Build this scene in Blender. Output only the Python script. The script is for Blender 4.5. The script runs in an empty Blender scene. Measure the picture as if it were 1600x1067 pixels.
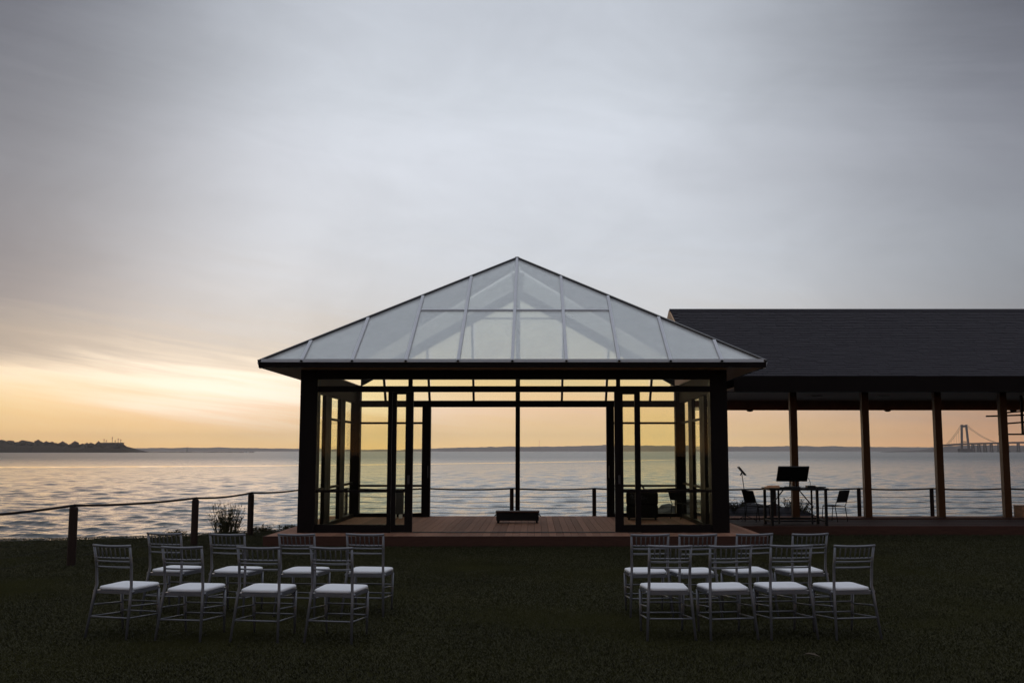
import bpy, bmesh, math, random
import numpy as np
from mathutils import Vector, Matrix, noise as mnoise
random.seed(7)
R = math.radians
sc = bpy.context.scene
COL = sc.collection

# ------------------------------------------------------------------ camera
cam_d = bpy.data.cameras.new('camera')
cam = bpy.data.objects.new('camera', cam_d)
COL.objects.link(cam)
cam.location = (0, 0, 1.78)
cam.rotation_euler = (R(90 + 6.26), 0, 0)
cam_d.sensor_width = 36.0
cam_d.lens = 35.0
cam_d.shift_x = -0.02225
cam_d.clip_start = 0.1
cam_d.clip_end = 60000
sc.camera = cam

# ------------------------------------------------------------------ colour management
sc.view_settings.view_transform = 'Standard'
sc.view_settings.look = 'None'
sc.view_settings.exposure = 0.0
sc.view_settings.gamma = 1.0
sc.view_settings.use_curve_mapping = False


def lin(r, g, b):
    def f(c):
        c /= 255.0
        return c / 12.92 if c <= 0.04045 else ((c + 0.055) / 1.055) ** 2.4
    return (f(r), f(g), f(b), 1.0)


# ------------------------------------------------------------------ world: dusk overcast with a clear band at the horizon
world = bpy.data.worlds.new('World')
sc.world = world
world.use_nodes = True
wt = world.node_tree
wt.nodes.clear()


class NT:
    """tiny helper round a node tree"""
    def __init__(s, t):
        s.t = t

    def n(s, typ, **kw):
        nd = s.t.nodes.new(typ)
        for k, v in kw.items():
            setattr(nd, k, v)
        return nd

    def l(s, a, b):
        s.t.links.new(a, b)

    def put(s, sock, v):
        if hasattr(v, 'node'):
            s.l(v, sock)
        else:
            sock.default_value = v

    def math(s, op, a, b=0.0, clamp=False):
        m = s.n('ShaderNodeMath', operation=op, use_clamp=clamp)
        s.put(m.inputs[0], a)
        s.put(m.inputs[1], b)
        return m.outputs[0]

    def maprange(s, v, a, b, c=0.0, d=1.0, smooth=True):
        m = s.n('ShaderNodeMapRange', interpolation_type='SMOOTHSTEP' if smooth else 'LINEAR')
        s.put(m.inputs[0], v)
        for i, x in enumerate((a, b, c, d)):
            s.put(m.inputs[i + 1], x)
        return m.outputs[0]

    def ramp(s, v, stops, mode='LINEAR'):
        m = s.n('ShaderNodeValToRGB')
        m.color_ramp.interpolation = mode
        e = m.color_ramp.elements
        while len(e) < len(stops):
            e.new(0.5)
        for i, (p, c) in enumerate(stops):
            e[i].position = p
            e[i].color = c
        s.put(m.inputs[0], v)
        return m.outputs[0]

    def mix(s, f, a, b, blend='MIX'):
        m = s.n('ShaderNodeMix', data_type='RGBA', blend_type=blend)
        s.put(m.inputs[0], f)
        s.put(m.inputs[6], a)
        s.put(m.inputs[7], b)
        return m.outputs[2]

    def noise(s, vec, scale, detail=4.0, rough=0.5, dist=0.0):
        m = s.n('ShaderNodeTexNoise')
        s.put(m.inputs['Vector'], vec)
        m.inputs['Scale'].default_value = scale
        m.inputs['Detail'].default_value = detail
        m.inputs['Roughness'].default_value = rough
        m.inputs['Distortion'].default_value = dist
        return m.outputs['Fac']

    def comb(s, x, y, z):
        m = s.n('ShaderNodeCombineXYZ')
        for i, v in enumerate((x, y, z)):
            s.put(m.inputs[i], v)
        return m.outputs[0]


W = NT(wt)
SUN_AZ, SUN_EL = -21.0, 4.5       # degrees; azimuth from +Y, negative to the left
tc = W.n('ShaderNodeTexCoord')
sep = W.n('ShaderNodeSeparateXYZ')
W.l(tc.outputs['Generated'], sep.inputs[0])
dx, dy, dz = sep.outputs
el = W.math('MULTIPLY', W.math('ARCSINE', dz), 57.29578)
az = W.math('MULTIPLY', W.math('ARCTAN2', dx, dy), 57.29578)
azs = W.math('MULTIPLY', az, 0.055)
# cloud edges: streaky noise sloping gently down to the right
slope_el = W.math('ADD', el, W.math('MULTIPLY', az, 0.085))
v1 = W.comb(azs, W.math('MULTIPLY', slope_el, 0.30), 1.7)
v2 = W.comb(W.math('MULTIPLY', az, 0.07), W.math('MULTIPLY', W.math('ADD', el, W.math('MULTIPLY', az, 0.11)), 0.8), 4.2)
n1 = W.math('SUBTRACT', W.noise(v1, 1.0, 4.0, 0.5), 0.5)
n2 = W.math('SUBTRACT', W.noise(v2, 1.0, 4.0, 0.55, 0.6), 0.5)
wob_amt = W.maprange(el, 0.3, 4.0, 0.15, 1.0)
n5 = W.math('SUBTRACT', W.noise(W.comb(W.math('MULTIPLY', az, 0.10), W.math('MULTIPLY', W.math('ADD', el, W.math('MULTIPLY', az, 0.13)), 1.7), 2.6), 1.0, 5.0, 0.6, 0.4), 0.5)
wob = W.math('ADD', W.math('ADD', W.math('MULTIPLY', n1, 2.2), W.math('MULTIPLY', n2, 2.2)), W.math('MULTIPLY', n5, 2.6))
el2 = W.math('ADD', W.math('ADD', el, W.maprange(el, 2.0, 5.0, 0.0, 1.05)), W.math('MULTIPLY', wob, wob_amt))
t = W.math('MULTIPLY', el2, 1.0 / 40.0, clamp=True)


def st(deg, c):
    return (deg / 40.0, lin(*c))


rampL = W.ramp(t, [st(0, (255, 200, 122)), st(0.9, (253, 210, 143)), st(2.0, (253, 220, 164)), st(3.4, (254, 226, 178)), st(4.6, (252, 228, 190)),
                   st(5.4, (214, 192, 164)), st(6.2, (172, 160, 150)), st(7.6, (166, 158, 152)), st(9.0, (146, 141, 142)), st(11.0, (136, 134, 138)),
                   st(15.5, (139, 139, 144)), st(20, (126, 127, 133)), st(24.5, (106, 107, 114)), st(31, (136, 138, 144)), st(40, (204, 206, 211))])
rampC = W.ramp(t, [st(0, (255, 210, 138)), st(0.8, (255, 217, 154)), st(2.4, (250, 212, 172)), st(4.5, (244, 216, 184)),
                   st(5.6, (224, 212, 196)), st(7.0, (211, 205, 198)), st(9.0, (212, 211, 210)), st(13, (215, 217, 220)),
                   st(17, (215, 217, 221)), st(21, (207, 210, 214)), st(26, (203, 206, 211)), st(40, (214, 216, 221))])
rampR = W.ramp(t, [st(0, (230, 160, 98)), st(0.7, (218, 158, 106)), st(1.6, (194, 150, 120)), st(2.8, (158, 139, 128)),
                   st(5.0, (146, 140, 139)), st(8.0, (145, 145, 148)), st(11, (147, 149, 153)), st(16, (140, 141, 147)),
                   st(20, (124, 125, 132)), st(24.5, (101, 102, 109)), st(31, (134, 136, 142)), st(40, (204, 206, 211))])
widen = W.maprange(el, 5.0, 24.0, 0.0, 1.0)
fLC = W.maprange(az, -30.5, W.math('ADD', -14.0, W.math('MULTIPLY', widen, 6.0)))
fCR = W.maprange(az, W.math('SUBTRACT', 6.0, W.math('MULTIPLY', widen, 3.0)), 29.5)
fBack = W.maprange(az, -150.0, -75.0, 1.0, 0.0)
skyc = W.mix(fLC, rampL, rampC)
skyc = W.mix(fCR, skyc, rampR)
skyc = W.mix(fBack, skyc, rampR)
# soft cloud mottling
n3 = W.noise(W.comb(W.math('MULTIPLY', az, 0.03), W.math('MULTIPLY', slope_el, 0.10), 9.1), 1.3, 5.0, 0.55)
n6 = W.noise(W.comb(W.math('MULTIPLY', az, 0.11), W.math('MULTIPLY', slope_el, 0.22), 5.5), 1.0, 5.0, 0.6, 0.8)
mott = W.math('MULTIPLY', W.maprange(n3, 0.25, 0.75, 0.92, 1.08, smooth=False), W.maprange(n6, 0.25, 0.75, 0.94, 1.06, smooth=False))
skyc = W.mix(1.0, skyc, W.comb(mott, mott, mott), 'MULTIPLY')
low = W.maprange(el, 0.0, 1.8, 1.30, 1.0)
skyc = W.mix(1.0, skyc, W.comb(low, low, low), 'MULTIPLY')
cool = W.maprange(el, 4.0, 10.0)
skyc = W.mix(cool, skyc, W.mix(1.0, skyc, (0.965, 1.0, 1.055, 1), 'MULTIPLY'))
ga_ = W.math('DIVIDE', W.math('ADD', az, 17.0), 10.0)
ge_ = W.math('DIVIDE', W.math('SUBTRACT', W.math('ADD', el, W.math('ADD', W.math('MULTIPLY', W.math('ADD', az, 16.0), 0.06), W.math('ADD', W.math('MULTIPLY', n2, 2.2), W.math('MULTIPLY', n5, 2.6)))), 3.35), 1.25)
glow = W.math('EXPONENT', W.math('MULTIPLY', W.math('ADD', W.math('MULTIPLY', ga_, ga_), W.math('MULTIPLY', ge_, ge_)), -1.0))
skyc = W.mix(W.math('MULTIPLY', glow, 0.9), skyc, (1.2, 1.1, 0.95, 1))
nish = W.n('ShaderNodeTexSky', sky_type='NISHITA')
nish.sun_disc = False
nish.sun_elevation = R(SUN_EL)
nish.sun_rotation = R(SUN_AZ)
nish.dust_density = 2.0
bg1 = W.n('ShaderNodeBackground')
W.l(skyc, bg1.inputs[0])
bg1.inputs[1].default_value = 1.05
bg2 = W.n('ShaderNodeBackground')
W.l(nish.outputs[0], bg2.inputs[0])
bg2.inputs[1].default_value = 0.05
# a trace of clear sky shows through the cloud sheet
mixb = W.n('ShaderNodeMixShader')
mixb.inputs[0].default_value = 0.06
W.l(bg1.outputs[0], mixb.inputs[1])
W.l(bg2.outputs[0], mixb.inputs[2])
wo = W.n('ShaderNodeOutputWorld')
W.l(mixb.outputs[0], wo.inputs[0])

# ------------------------------------------------------------------ sun: low, behind thin cloud, to the left
sun_d = bpy.data.lights.new('sun', 'SUN')
sun_d.energy = 0.018
sun_d.angle = R(15)
sun_d.color = (1.0, 0.50, 0.20)
sun = bpy.data.objects.new('sun', sun_d)
COL.objects.link(sun)
sd = Vector((math.sin(R(SUN_AZ)) * math.cos(R(SUN_EL)), math.cos(R(SUN_AZ)) * math.cos(R(SUN_EL)), math.sin(R(SUN_EL))))
sun.rotation_euler = sd.to_track_quat('Z', 'Y').to_euler()

# ------------------------------------------------------------------ render settings
cy = sc.cycles
cy.use_denoising = True
cy.max_bounces = 10
cy.transparent_max_bounces = 24
cy.transmission_bounces = 6
cy.volume_bounces = 0
cy.caustics_reflective = False
cy.caustics_refractive = False
cy.sample_clamp_indirect = 4.0
cy.sample_clamp_direct = 4.0


# ================================================================== materials
def pmat(name, col, rough=0.6, metal=0.0, spec=0.5, var=0.0, nscale=8.0, bump=0.0, bscale=40.0, stretch=(1, 1, 1), objvar=0.0, coords='Object'):
    m = bpy.data.materials.new(name)
    m.use_nodes = True
    T = NT(m.node_tree)
    b = m.node_tree.nodes['Principled BSDF']
    b.inputs['Roughness'].default_value = rough
    b.inputs['Metallic'].default_value = metal
    b.inputs['Specular IOR Level'].default_value = spec
    c4 = (*col, 1.0)
    tcn = T.n('ShaderNodeTexCoord')
    mp = T.n('ShaderNodeMapping')
    mp.inputs['Scale'].default_value = stretch
    T.l(tcn.outputs[coords], mp.inputs[0])
    base = None
    if var > 0 or objvar > 0:
        val = None
        if var > 0:
            nz = T.noise(mp.outputs[0], nscale, 6.0, 0.6)
            val = T.maprange(nz, 0.25, 0.75, 1 - var, 1 + var, smooth=False)
        if objvar > 0:
            oi = T.n('ShaderNodeObjectInfo')
            ov = T.maprange(oi.outputs['Random'], 0, 1, 1 - objvar, 1 + objvar, smooth=False)
            val = ov if val is None else T.math('MULTIPLY', val, ov)
        base = T.mix(1.0, c4, T.comb(val, val, val), 'MULTIPLY')
        T.l(base, b.inputs['Base Color'])
        if var > 0:
            T.l(T.maprange(nz, 0.2, 0.8, max(0.02, rough - 0.08), min(1, rough + 0.08), smooth=False), b.inputs['Roughness'])
    else:
        b.inputs['Base Color'].default_value = c4
    if bump > 0:
        nb = T.noise(mp.outputs[0], bscale, 5.0, 0.6)
        bp = T.n('ShaderNodeBump')
        bp.inputs['Strength'].default_value = bump
        bp.inputs['Distance'].default_value = 0.01
        T.l(nb, bp.inputs['Height'])
        T.l(bp.outputs[0], b.inputs['Normal'])
    return m


def glass(name, tint, refl=0.7, frost=0.0, rough=0.02):
    """thin architectural glass: tinted see-through, fresnel mirror, optional frost"""
    m = bpy.data.materials.new(name)
    m.use_nodes = True
    t_ = m.node_tree
    t_.nodes.clear()
    T = NT(t_)
    tr = T.n('ShaderNodeBsdfTransparent')
    tr.inputs[0].default_value = (*tint, 1)
    gl = T.n('ShaderNodeBsdfGlossy')
    gl.inputs['Roughness'].default_value = rough
    gl.inputs['Color'].default_value = (0.95, 0.97, 1, 1)
    fr = T.n('ShaderNodeFresnel')
    fr.inputs[0].default_value = 1.45
    base = tr.outputs[0]
    if frost > 0:
        df = T.n('ShaderNodeBsdfTranslucent')
        df.inputs[0].default_value = (0.93, 0.945, 0.95, 1)
        d2 = T.n('ShaderNodeBsdfDiffuse')
        d2.inputs[0].default_value = (0.93, 0.945, 0.955, 1)
        mx0 = T.n('ShaderNodeMixShader')
        mx0.inputs[0].default_value = 0.85
        T.l(df.outputs[0], mx0.inputs[1])
        T.l(d2.outputs[0], mx0.inputs[2])
        tcn = T.n('ShaderNodeTexCoord')
        nz = T.noise(tcn.outputs['Object'], 1.6, 5.0, 0.6)
        ff = T.maprange(nz, 0.25, 0.75, frost * 0.82, frost * 1.18, smooth=False)
        oi = T.n('ShaderNodeObjectInfo')
        ff = T.math('MULTIPLY', ff, T.maprange(oi.outputs['Random'], 0, 1, 0.90, 1.08, smooth=False))
        mx = T.n('ShaderNodeMixShader')
        T.l(ff, mx.inputs[0])
        T.l(base, mx.inputs[1])
        T.l(mx0.outputs[0], mx.inputs[2])
        base = mx.outputs[0]
    f2 = T.math('MULTIPLY', fr.outputs[0], refl)
    mx2 = T.n('ShaderNodeMixShader')
    T.l(f2, mx2.inputs[0])
    T.l(base, mx2.inputs[1])
    T.l(gl.outputs[0], mx2.inputs[2])
    out = T.n('ShaderNodeOutputMaterial')
    T.l(mx2.outputs[0], out.inputs[0])
    return m


M = {}
M['bronze'] = pmat('dark_bronze', (0.0085, 0.006, 0.006), 0.55, 0.0, 0.06, 0.15, 3.0)
M['alu'] = pmat('grey_aluminium', (0.52, 0.53, 0.57), 0.5, 0.0, 0.5, 0.08, 5.0)
M['hipcap'] = pmat('dark_hip_cap', (0.05, 0.05, 0.055), 0.32, 0.6, 0.5)
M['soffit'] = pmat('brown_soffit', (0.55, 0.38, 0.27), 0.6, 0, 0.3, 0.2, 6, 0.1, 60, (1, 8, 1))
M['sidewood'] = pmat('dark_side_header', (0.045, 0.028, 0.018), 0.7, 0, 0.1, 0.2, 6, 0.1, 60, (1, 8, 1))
M['wallglass'] = glass('tinted_wall_glass', (0.985, 0.980, 0.893), 0.22)
M['roofglass'] = glass('frosted_roof_glass', (0.97, 0.985, 0.95), 0.6, 0.36, 0.06)
M['gableglass'] = glass('milky_gable_glass', (0.76, 0.77, 0.75), 0.3, 0.24, 0.08)
M['wood'] = pmat('red_brown_deck_wood', (0.27, 0.138, 0.093), 0.75, 0, 0.05, 0.28, 5.0, 0.25, 30, (6, 1, 6), 0.22)
M['woodedge'] = pmat('deck_edge_wood', (0.055, 0.025, 0.018), 0.65, 0, 0.12, 0.25, 5.0, 0.2, 30, (1, 6, 6))
M['woodshade'] = pmat('shaded_floor_wood', (0.030, 0.015, 0.012), 0.7, 0, 0.10, 0.25, 5.0, 0.2, 30, (1, 6, 6), 0.2)  # deck wood darkened: roof shade is put into the colour
M['postwood'] = pmat('post_wood', (0.040, 0.017, 0.008), 0.42, 0, 0.28, 0.3, 6.0, 0.3, 40, (6, 6, 0.7))
M['postwood'].node_tree.nodes['Principled BSDF'].inputs['Specular Tint'].default_value = (1.0, 0.58, 0.34, 1)  # warm sunset rim on the posts is put into the specular colour
M['fencewood'] = pmat('fence_post_wood', (0.024, 0.013, 0.010), 0.7, 0, 0.2, 0.3, 8.0, 0.4, 40, (6, 6, 0.7))
M['rope'] = pmat('dark_rope', (0.014, 0.010, 0.009), 0.9, 0, 0.2, 0.3, 60, 0.6, 120)
M['wire'] = pmat('steel_wire', (0.02, 0.018, 0.018), 0.6, 0.0, 0.1)
M['shingle'] = pmat('charcoal_shingle', (0.031, 0.028, 0.034), 0.9, 0, 0.15, 0.18, 3.5, 0.3, 90, (1, 1, 1))
M['ceiling'] = pmat('brown_ceiling', (0.26, 0.13, 0.095), 0.6, 0, 0.3, 0.2, 4, 0.1, 40, (1, 8, 1))
M['trimwood'] = pmat('pale_gable_trim', (0.42, 0.26, 0.15), 0.6, 0, 0.3, 0.15, 6)
M['chair'] = pmat('silver_chair_resin', (0.145, 0.148, 0.168), 0.33, 0.4, 0.5, 0.12, 12.0)
M['cushion'] = pmat('white_cushion_cloth', (0.74, 0.745, 0.775), 0.8, 0, 0.2, 0.04, 9.0, 0.25, 14)
M['black'] = pmat('matt_black_metal', (0.007, 0.0065, 0.007), 0.5, 0.0, 0.15, 0.15, 12)
M['blackfab'] = pmat('black_sling_fabric', (0.010, 0.0095, 0.011), 0.85, 0, 0.1, 0.2, 60, 0.4, 200)
M['wicker'] = pmat('dark_wicker', (0.008, 0.007, 0.0065), 0.8, 0, 0.1, 0.3, 50, 0.8, 70, (1, 1, 3))
M['greypanel'] = pmat('grey_panel', (0.07, 0.07, 0.075), 0.6, 0, 0.3, 0.1, 10)
M['whiteplastic'] = pmat('white_plastic', (0.75, 0.74, 0.72), 0.5)
M['peach'] = pmat('tan_paper', (0.62, 0.36, 0.22), 0.7, 0, 0.2, 0.1, 20)
M['screen'] = pmat('black_plastic', (0.007, 0.007, 0.008), 0.4, 0, 0.15)
M['boxwood'] = pmat('warm_box_wood', (0.26, 0.13, 0.065), 0.6, 0, 0.3, 0.3, 4, 0.3, 30, (1, 1, 7), 0.15)
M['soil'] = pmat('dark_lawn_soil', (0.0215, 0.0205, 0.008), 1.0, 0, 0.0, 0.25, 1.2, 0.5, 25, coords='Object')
M['rock'] = pmat('dark_bank_rock', (0.10, 0.10, 0.115), 0.85, 0, 0.2, 0.4, 2.5, 0.7, 9)
M['stem'] = pmat('dry_stem', (0.05, 0.045, 0.018), 0.8, 0, 0.2, 0.3, 4)
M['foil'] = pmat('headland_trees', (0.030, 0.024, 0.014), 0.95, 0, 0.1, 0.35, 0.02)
M['shore'] = pmat('far_wooded_shore', (0.125, 0.108, 0.100), 0.95, 0, 0.1, 0.3, 0.006)  # pale lilac base: part of the distance haze is put into the colour
M['stone'] = pmat('breakwater_stone', (0.06, 0.05, 0.045), 0.9, 0, 0.1, 0.3, 0.2)
M['steel'] = pmat('bridge_steel', (0.045, 0.038, 0.04), 0.7, 0, 0.2, 0.1, 0.05)
M['concrete'] = pmat('grey_concrete', (0.055, 0.048, 0.048), 0.8, 0, 0.2, 0.15, 0.1)
M['windowdark'] = pmat('dark_window', (0.03, 0.035, 0.04), 0.2, 0, 0.5)
M['boat'] = pmat('white_boat_hull', (0.75, 0.74, 0.72), 0.4)
M['leaf'] = pmat('dry_leaf', (0.06, 0.046, 0.03), 0.7, 0, 0.2, 0.2, 40)
M['dim_lamp'] = pmat('unlit_fixture', (0.28, 0.22, 0.18), 0.5)

# lawn blades: colour varies by patch and by clump
gm = bpy.data.materials.new('grass_blade')
gm.use_nodes = True
T = NT(gm.node_tree)
gb = gm.node_tree.nodes['Principled BSDF']
geo = T.n('ShaderNodeNewGeometry')
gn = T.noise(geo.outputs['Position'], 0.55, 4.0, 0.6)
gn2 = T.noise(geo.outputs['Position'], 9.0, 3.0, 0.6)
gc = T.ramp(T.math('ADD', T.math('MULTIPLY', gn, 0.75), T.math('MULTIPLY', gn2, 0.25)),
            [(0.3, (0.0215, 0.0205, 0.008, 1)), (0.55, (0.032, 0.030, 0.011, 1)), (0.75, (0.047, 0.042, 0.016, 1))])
T.l(gc, gb.inputs['Base Color'])
nv = T.n('ShaderNodeVectorMath', operation='MULTIPLY_ADD')
T.l(geo.outputs['Normal'], nv.inputs[0])
nv.inputs[1].default_value = (0.35, 0.35, 0.35)
nv.inputs[2].default_value = (0, 0, 0.8)
nn = T.n('ShaderNodeVectorMath', operation='NORMALIZE')
T.l(nv.outputs[0], nn.inputs[0])
T.l(nn.outputs[0], gb.inputs['Normal'])
gb.inputs['Roughness'].default_value = 0.75
gb.inputs['Specular IOR Level'].default_value = 0.12
M['grass'] = gm

# water
wm = bpy.data.materials.new('sea_water')
wm.use_nodes = True
T = NT(wm.node_tree)
wb = wm.node_tree.nodes['Principled BSDF']
wb.inputs['Base Color'].default_value = (0.014, 0.028, 0.028, 1)
wb.inputs['IOR'].default_value = 1.36
wb.inputs['Specular IOR Level'].default_value = 0.5
geo = T.n('ShaderNodeNewGeometry')
sp = T.n('ShaderNodeSeparateXYZ')
T.l(geo.outputs['Position'], sp.inputs[0])
px_, py_, pz_ = sp.outputs


def wv(sx, sy, sc_, det, dist=0.3):
    return T.noise(T.comb(T.math('MULTIPLY', px_, sx), T.math('MULTIPLY', py_, sy), 0.0), sc_, det, 0.55, dist)


small = wv(0.85, 1.0, 1.6, 4.0)
mid = wv(0.75, 1.0, 0.50, 4.0)
big = wv(0.30, 1.0, 0.07, 3.0)
# slick of calmer water left by a passing boat: a narrow band, real distance
line_y = T.math('ADD', 243.0, T.math('MULTIPLY', T.math('POWER', T.math('MAXIMUM', T.math('ADD', px_, 150.0), 0.0), 2.0), 0.0046))
wy = T.math('ADD', line_y, T.math('MULTIPLY', T.math('SUBTRACT', wv(1.0, 1.0, 0.06, 2.0), 0.5), 9.0))
slick = T.math('SUBTRACT', 1.0, T.maprange(T.math('ABSOLUTE', T.math('SUBTRACT', py_, wy)), 6.0, 15.0))
slick = T.math('MULTIPLY', slick, T.maprange(px_, 40.0, 80.0, 1.0, 0.0))
h = T.math('ADD', T.math('MULTIPLY', mid, 0.17), T.math('MULTIPLY', small, 0.09))
bp = T.n('ShaderNodeBump')
bp.inputs['Distance'].default_value = 1.0
gust = T.maprange(big, 0.3, 0.7, 0.65, 1.15)
T.l(T.math('MULTIPLY', T.math('MULTIPLY', gust, T.maprange(py_, 50.0, 380.0, 0.6, 1.6)), T.math('SUBTRACT', 1.0, T.math('MULTIPLY', slick, 0.93))), bp.inputs['Strength'])
T.l(h, bp.inputs['Height'])
T.l(bp.outputs[0], wb.inputs['Normal'])
# far water: unresolved ripples act as roughness
T.l(T.math('MULTIPLY', T.maprange(py_, 60.0, 600.0, 0.08, 0.30), T.math('SUBTRACT', 1.0, T.math('MULTIPLY', slick, 0.85))), wb.inputs['Roughness'])
M['water'] = wm


# ================================================================== mesh builders
class MB:
    def __init__(s):
        s.v, s.f = [], []

    def add(s, vs, fs):
        o = len(s.v)
        s.v += [tuple(v) for v in vs]
        s.f += [tuple(i + o for i in f) for f in fs]
        return s

    def box(s, x0, x1, y0, y1, z0, z1):
        return s.add([(x0, y0, z0), (x1, y0, z0), (x1, y1, z0), (x0, y1, z0), (x0, y0, z1), (x1, y0, z1), (x1, y1, z1), (x0, y1, z1)],
                     [(0, 3, 2, 1), (4, 5, 6, 7), (0, 1, 5, 4), (1, 2, 6, 5), (2, 3, 7, 6), (3, 0, 4, 7)])

    def prism(s, poly, off):
        n = len(poly)
        off = Vector(off)
        vs = [Vector(p) for p in poly] + [Vector(p) + off for p in poly]
        fs = [tuple(range(n))[::-1], tuple(range(n, 2 * n))] + [(i, (i + 1) % n, n + (i + 1) % n, n + i) for i in range(n)]
        return s.add(vs, fs)

    def bar(s, a, b, w, h, up=(0, 0, 1)):
        a, b = Vector(a), Vector(b)
        d = (b - a).normalized()
        side = d.cross(Vector(up))
        if side.length < 1e-5:
            side = d.cross(Vector((0, 1, 0)))
        side.normalize()
        u = side.cross(d).normalized()
        q = [side * (w / 2) * i + u * (h / 2) * j for i, j in ((-1, -1), (1, -1), (1, 1), (-1, 1))]
        return s.prism([a + k for k in q], b - a)

    def tube(s, pts, r, seg=8, cap=True):
        pts = [Vector(p) for p in pts]
        rs = r if isinstance(r, (list, tuple)) else [r] * len(pts)
        rings = []
        ref = None
        for i, p in enumerate(pts):
            d = (pts[min(i + 1, len(pts) - 1)] - pts[max(i - 1, 0)]).normalized()
            if ref is None:
                ref = Vector((0, 0, 1)) if abs(d.z) < 0.9 else Vector((1, 0, 0))
            a = (ref - d * ref.dot(d)).normalized()
            ref = a
            b = d.cross(a)
            rings.append([p + (a * math.cos(2 * math.pi * k / seg) + b * math.sin(2 * math.pi * k / seg)) * rs[i] for k in range(seg)])
        vs = [v for rg in rings for v in rg]
        fs = []
        for i in range(len(pts) - 1):
            for k in range(seg):
                k2 = (k + 1) % seg
                fs.append((i * seg + k, i * seg + k2, (i + 1) * seg + k2, (i + 1) * seg + k))
        if cap:
            fs.append(tuple(range(seg))[::-1])
            fs.append(tuple((len(pts) - 1) * seg + k for k in range(seg)))
        return s.add(vs, fs)

    def blob(s, c, r, sub=2, amp=0.25, freq=1.0, seed=0.0):
        bm = bmesh.new()
        bmesh.ops.create_icosphere(bm, subdivisions=sub, radius=1.0)
        c, r = Vector(c), Vector(r)
        vs = []
        for v in bm.verts:
            k = 1 + amp * mnoise.noise(v.co * 1.7 * freq + Vector((seed, seed * 1.3, -seed)))
            vs.append(c + Vector((v.co.x * r.x, v.co.y * r.y, v.co.z * r.z)) * k)
        fs = [tuple(v.index for v in f.verts) for f in bm.faces]
        bm.free()
        return s.add(vs, fs)

    def mesh(s, name, mat, smooth=False):
        me = bpy.data.meshes.new(name)
        me.from_pydata(s.v, [], s.f)
        me.materials.append(M[mat])
        bm = bmesh.new()
        bm.from_mesh(me)
        bmesh.ops.recalc_face_normals(bm, faces=bm.faces)
        bm.to_mesh(me)
        bm.free()
        if smooth:
            for p in me.polygons:
                p.use_smooth = True
        return me

    def build(s, name, mat, parent=None, smooth=False, bevel=0.0):
        o = bpy.data.objects.new(name, s.mesh(name, mat, smooth))
        COL.objects.link(o)
        if parent:
            o.parent = parent
        if bevel > 0:
            b = o.modifiers.new('soft_edge', 'BEVEL')
            b.width = bevel
            b.segments = 2
        return o


def tag(o, label=None, cat=None, group=None, kind=None):
    if label:
        o['label'] = label
    if cat:
        o['category'] = cat
    if group:
        o['group'] = group
    if kind:
        o['kind'] = kind
    return o


def empty(name, loc=(0, 0, 0), rz=0.0, **kw):
    o = bpy.data.objects.new(name, None)
    COL.objects.link(o)
    o.location = loc
    o.rotation_euler = (0, 0, rz)
    o.empty_display_size = 0.2
    return tag(o, **kw)


def inst(name, me, parent=None, loc=(0, 0, 0), rot=(0, 0, 0), scale=(1, 1, 1)):
    o = bpy.data.objects.new(name, me)
    COL.objects.link(o)
    o.parent = parent
    o.location = loc
    o.rotation_euler = rot
    o.scale = scale
    return o


def copy_tree(src, loc, rz, **kw):
    def rec(o, par):
        c = o.copy()
        COL.objects.link(c)
        c.parent = par
        for ch in o.children:
            rec(ch, c)
        return c
    r = rec(src, None)
    r.location = loc
    r.rotation_euler = (0, 0, rz)
    return tag(r, **kw)


def B(name, mat, parent, *bx, bevel=0.0):
    return MB().box(*bx).build(name, mat, parent, bevel=bevel)


# ================================================================== ground, bank
WATER_Z = -2.2


def edge_y(x):
    pts = [(-400, 19.0), (-30, 20.2), (-10.3, 20.75), (-8.0, 21.5), (-6.0, 23.1), (-4.5, 25.2), (40, 25.4), (400, 25.0)]
    for (xa, ya), (xb, yb) in zip(pts, pts[1:]):
        if xa <= x <= xb:
            k = (x - xa) / (xb - xa)
            return ya + (yb - ya) * k
    return 25.0


xs = sorted(set([-400, -200, -100, -60, -40] + [round(-30 + i * 0.5, 2) for i in range(121)] + [40, 60, 100, 200, 400]))
ys = [-300, -100, -40, -20, -10, -5, 0, 3] + [5 + i * 0.5 for i in range(28)]
g = MB()
rows = []
for x in xs:
    e = edge_y(x)
    col = []
    for y in ys:
        yy = min(y, e - 0.9 + 0.02 * (y - 19))
        z = 0.018 * mnoise.noise(Vector((x * 0.5, yy * 0.5, 0))) + 0.006 * mnoise.noise(Vector((x * 2.1, yy * 2.1, 3)))
        if yy > e - 3 or yy < 6.5:
            z *= 0.4
        col.append((x, yy, z - 0.012))
    jag = 0.10 * mnoise.noise(Vector((x * 0.8, 0, 7))) if abs(x) < 31 else 0
    col += [(x, e - 0.4, -0.02), (x, e + jag, -0.06), (x, e + 0.35 + jag, -0.28), (x, e + 1.6 + 2 * jag, -1.2), (x, e + 3.6, -2.4), (x, e + 9, -5)]
    rows.append(col)
nr = len(rows[0])
g.v = [p for c in rows for p in c]
for i in range(len(xs) - 1):
    for j in range(nr - 1):
        a = i * nr + j
        g.f.append((a, a + nr, a + nr + 1, a + 1))
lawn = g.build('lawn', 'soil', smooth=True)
tag(lawn, 'dark mown lawn sloping off to the water', kind='structure')

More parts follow.
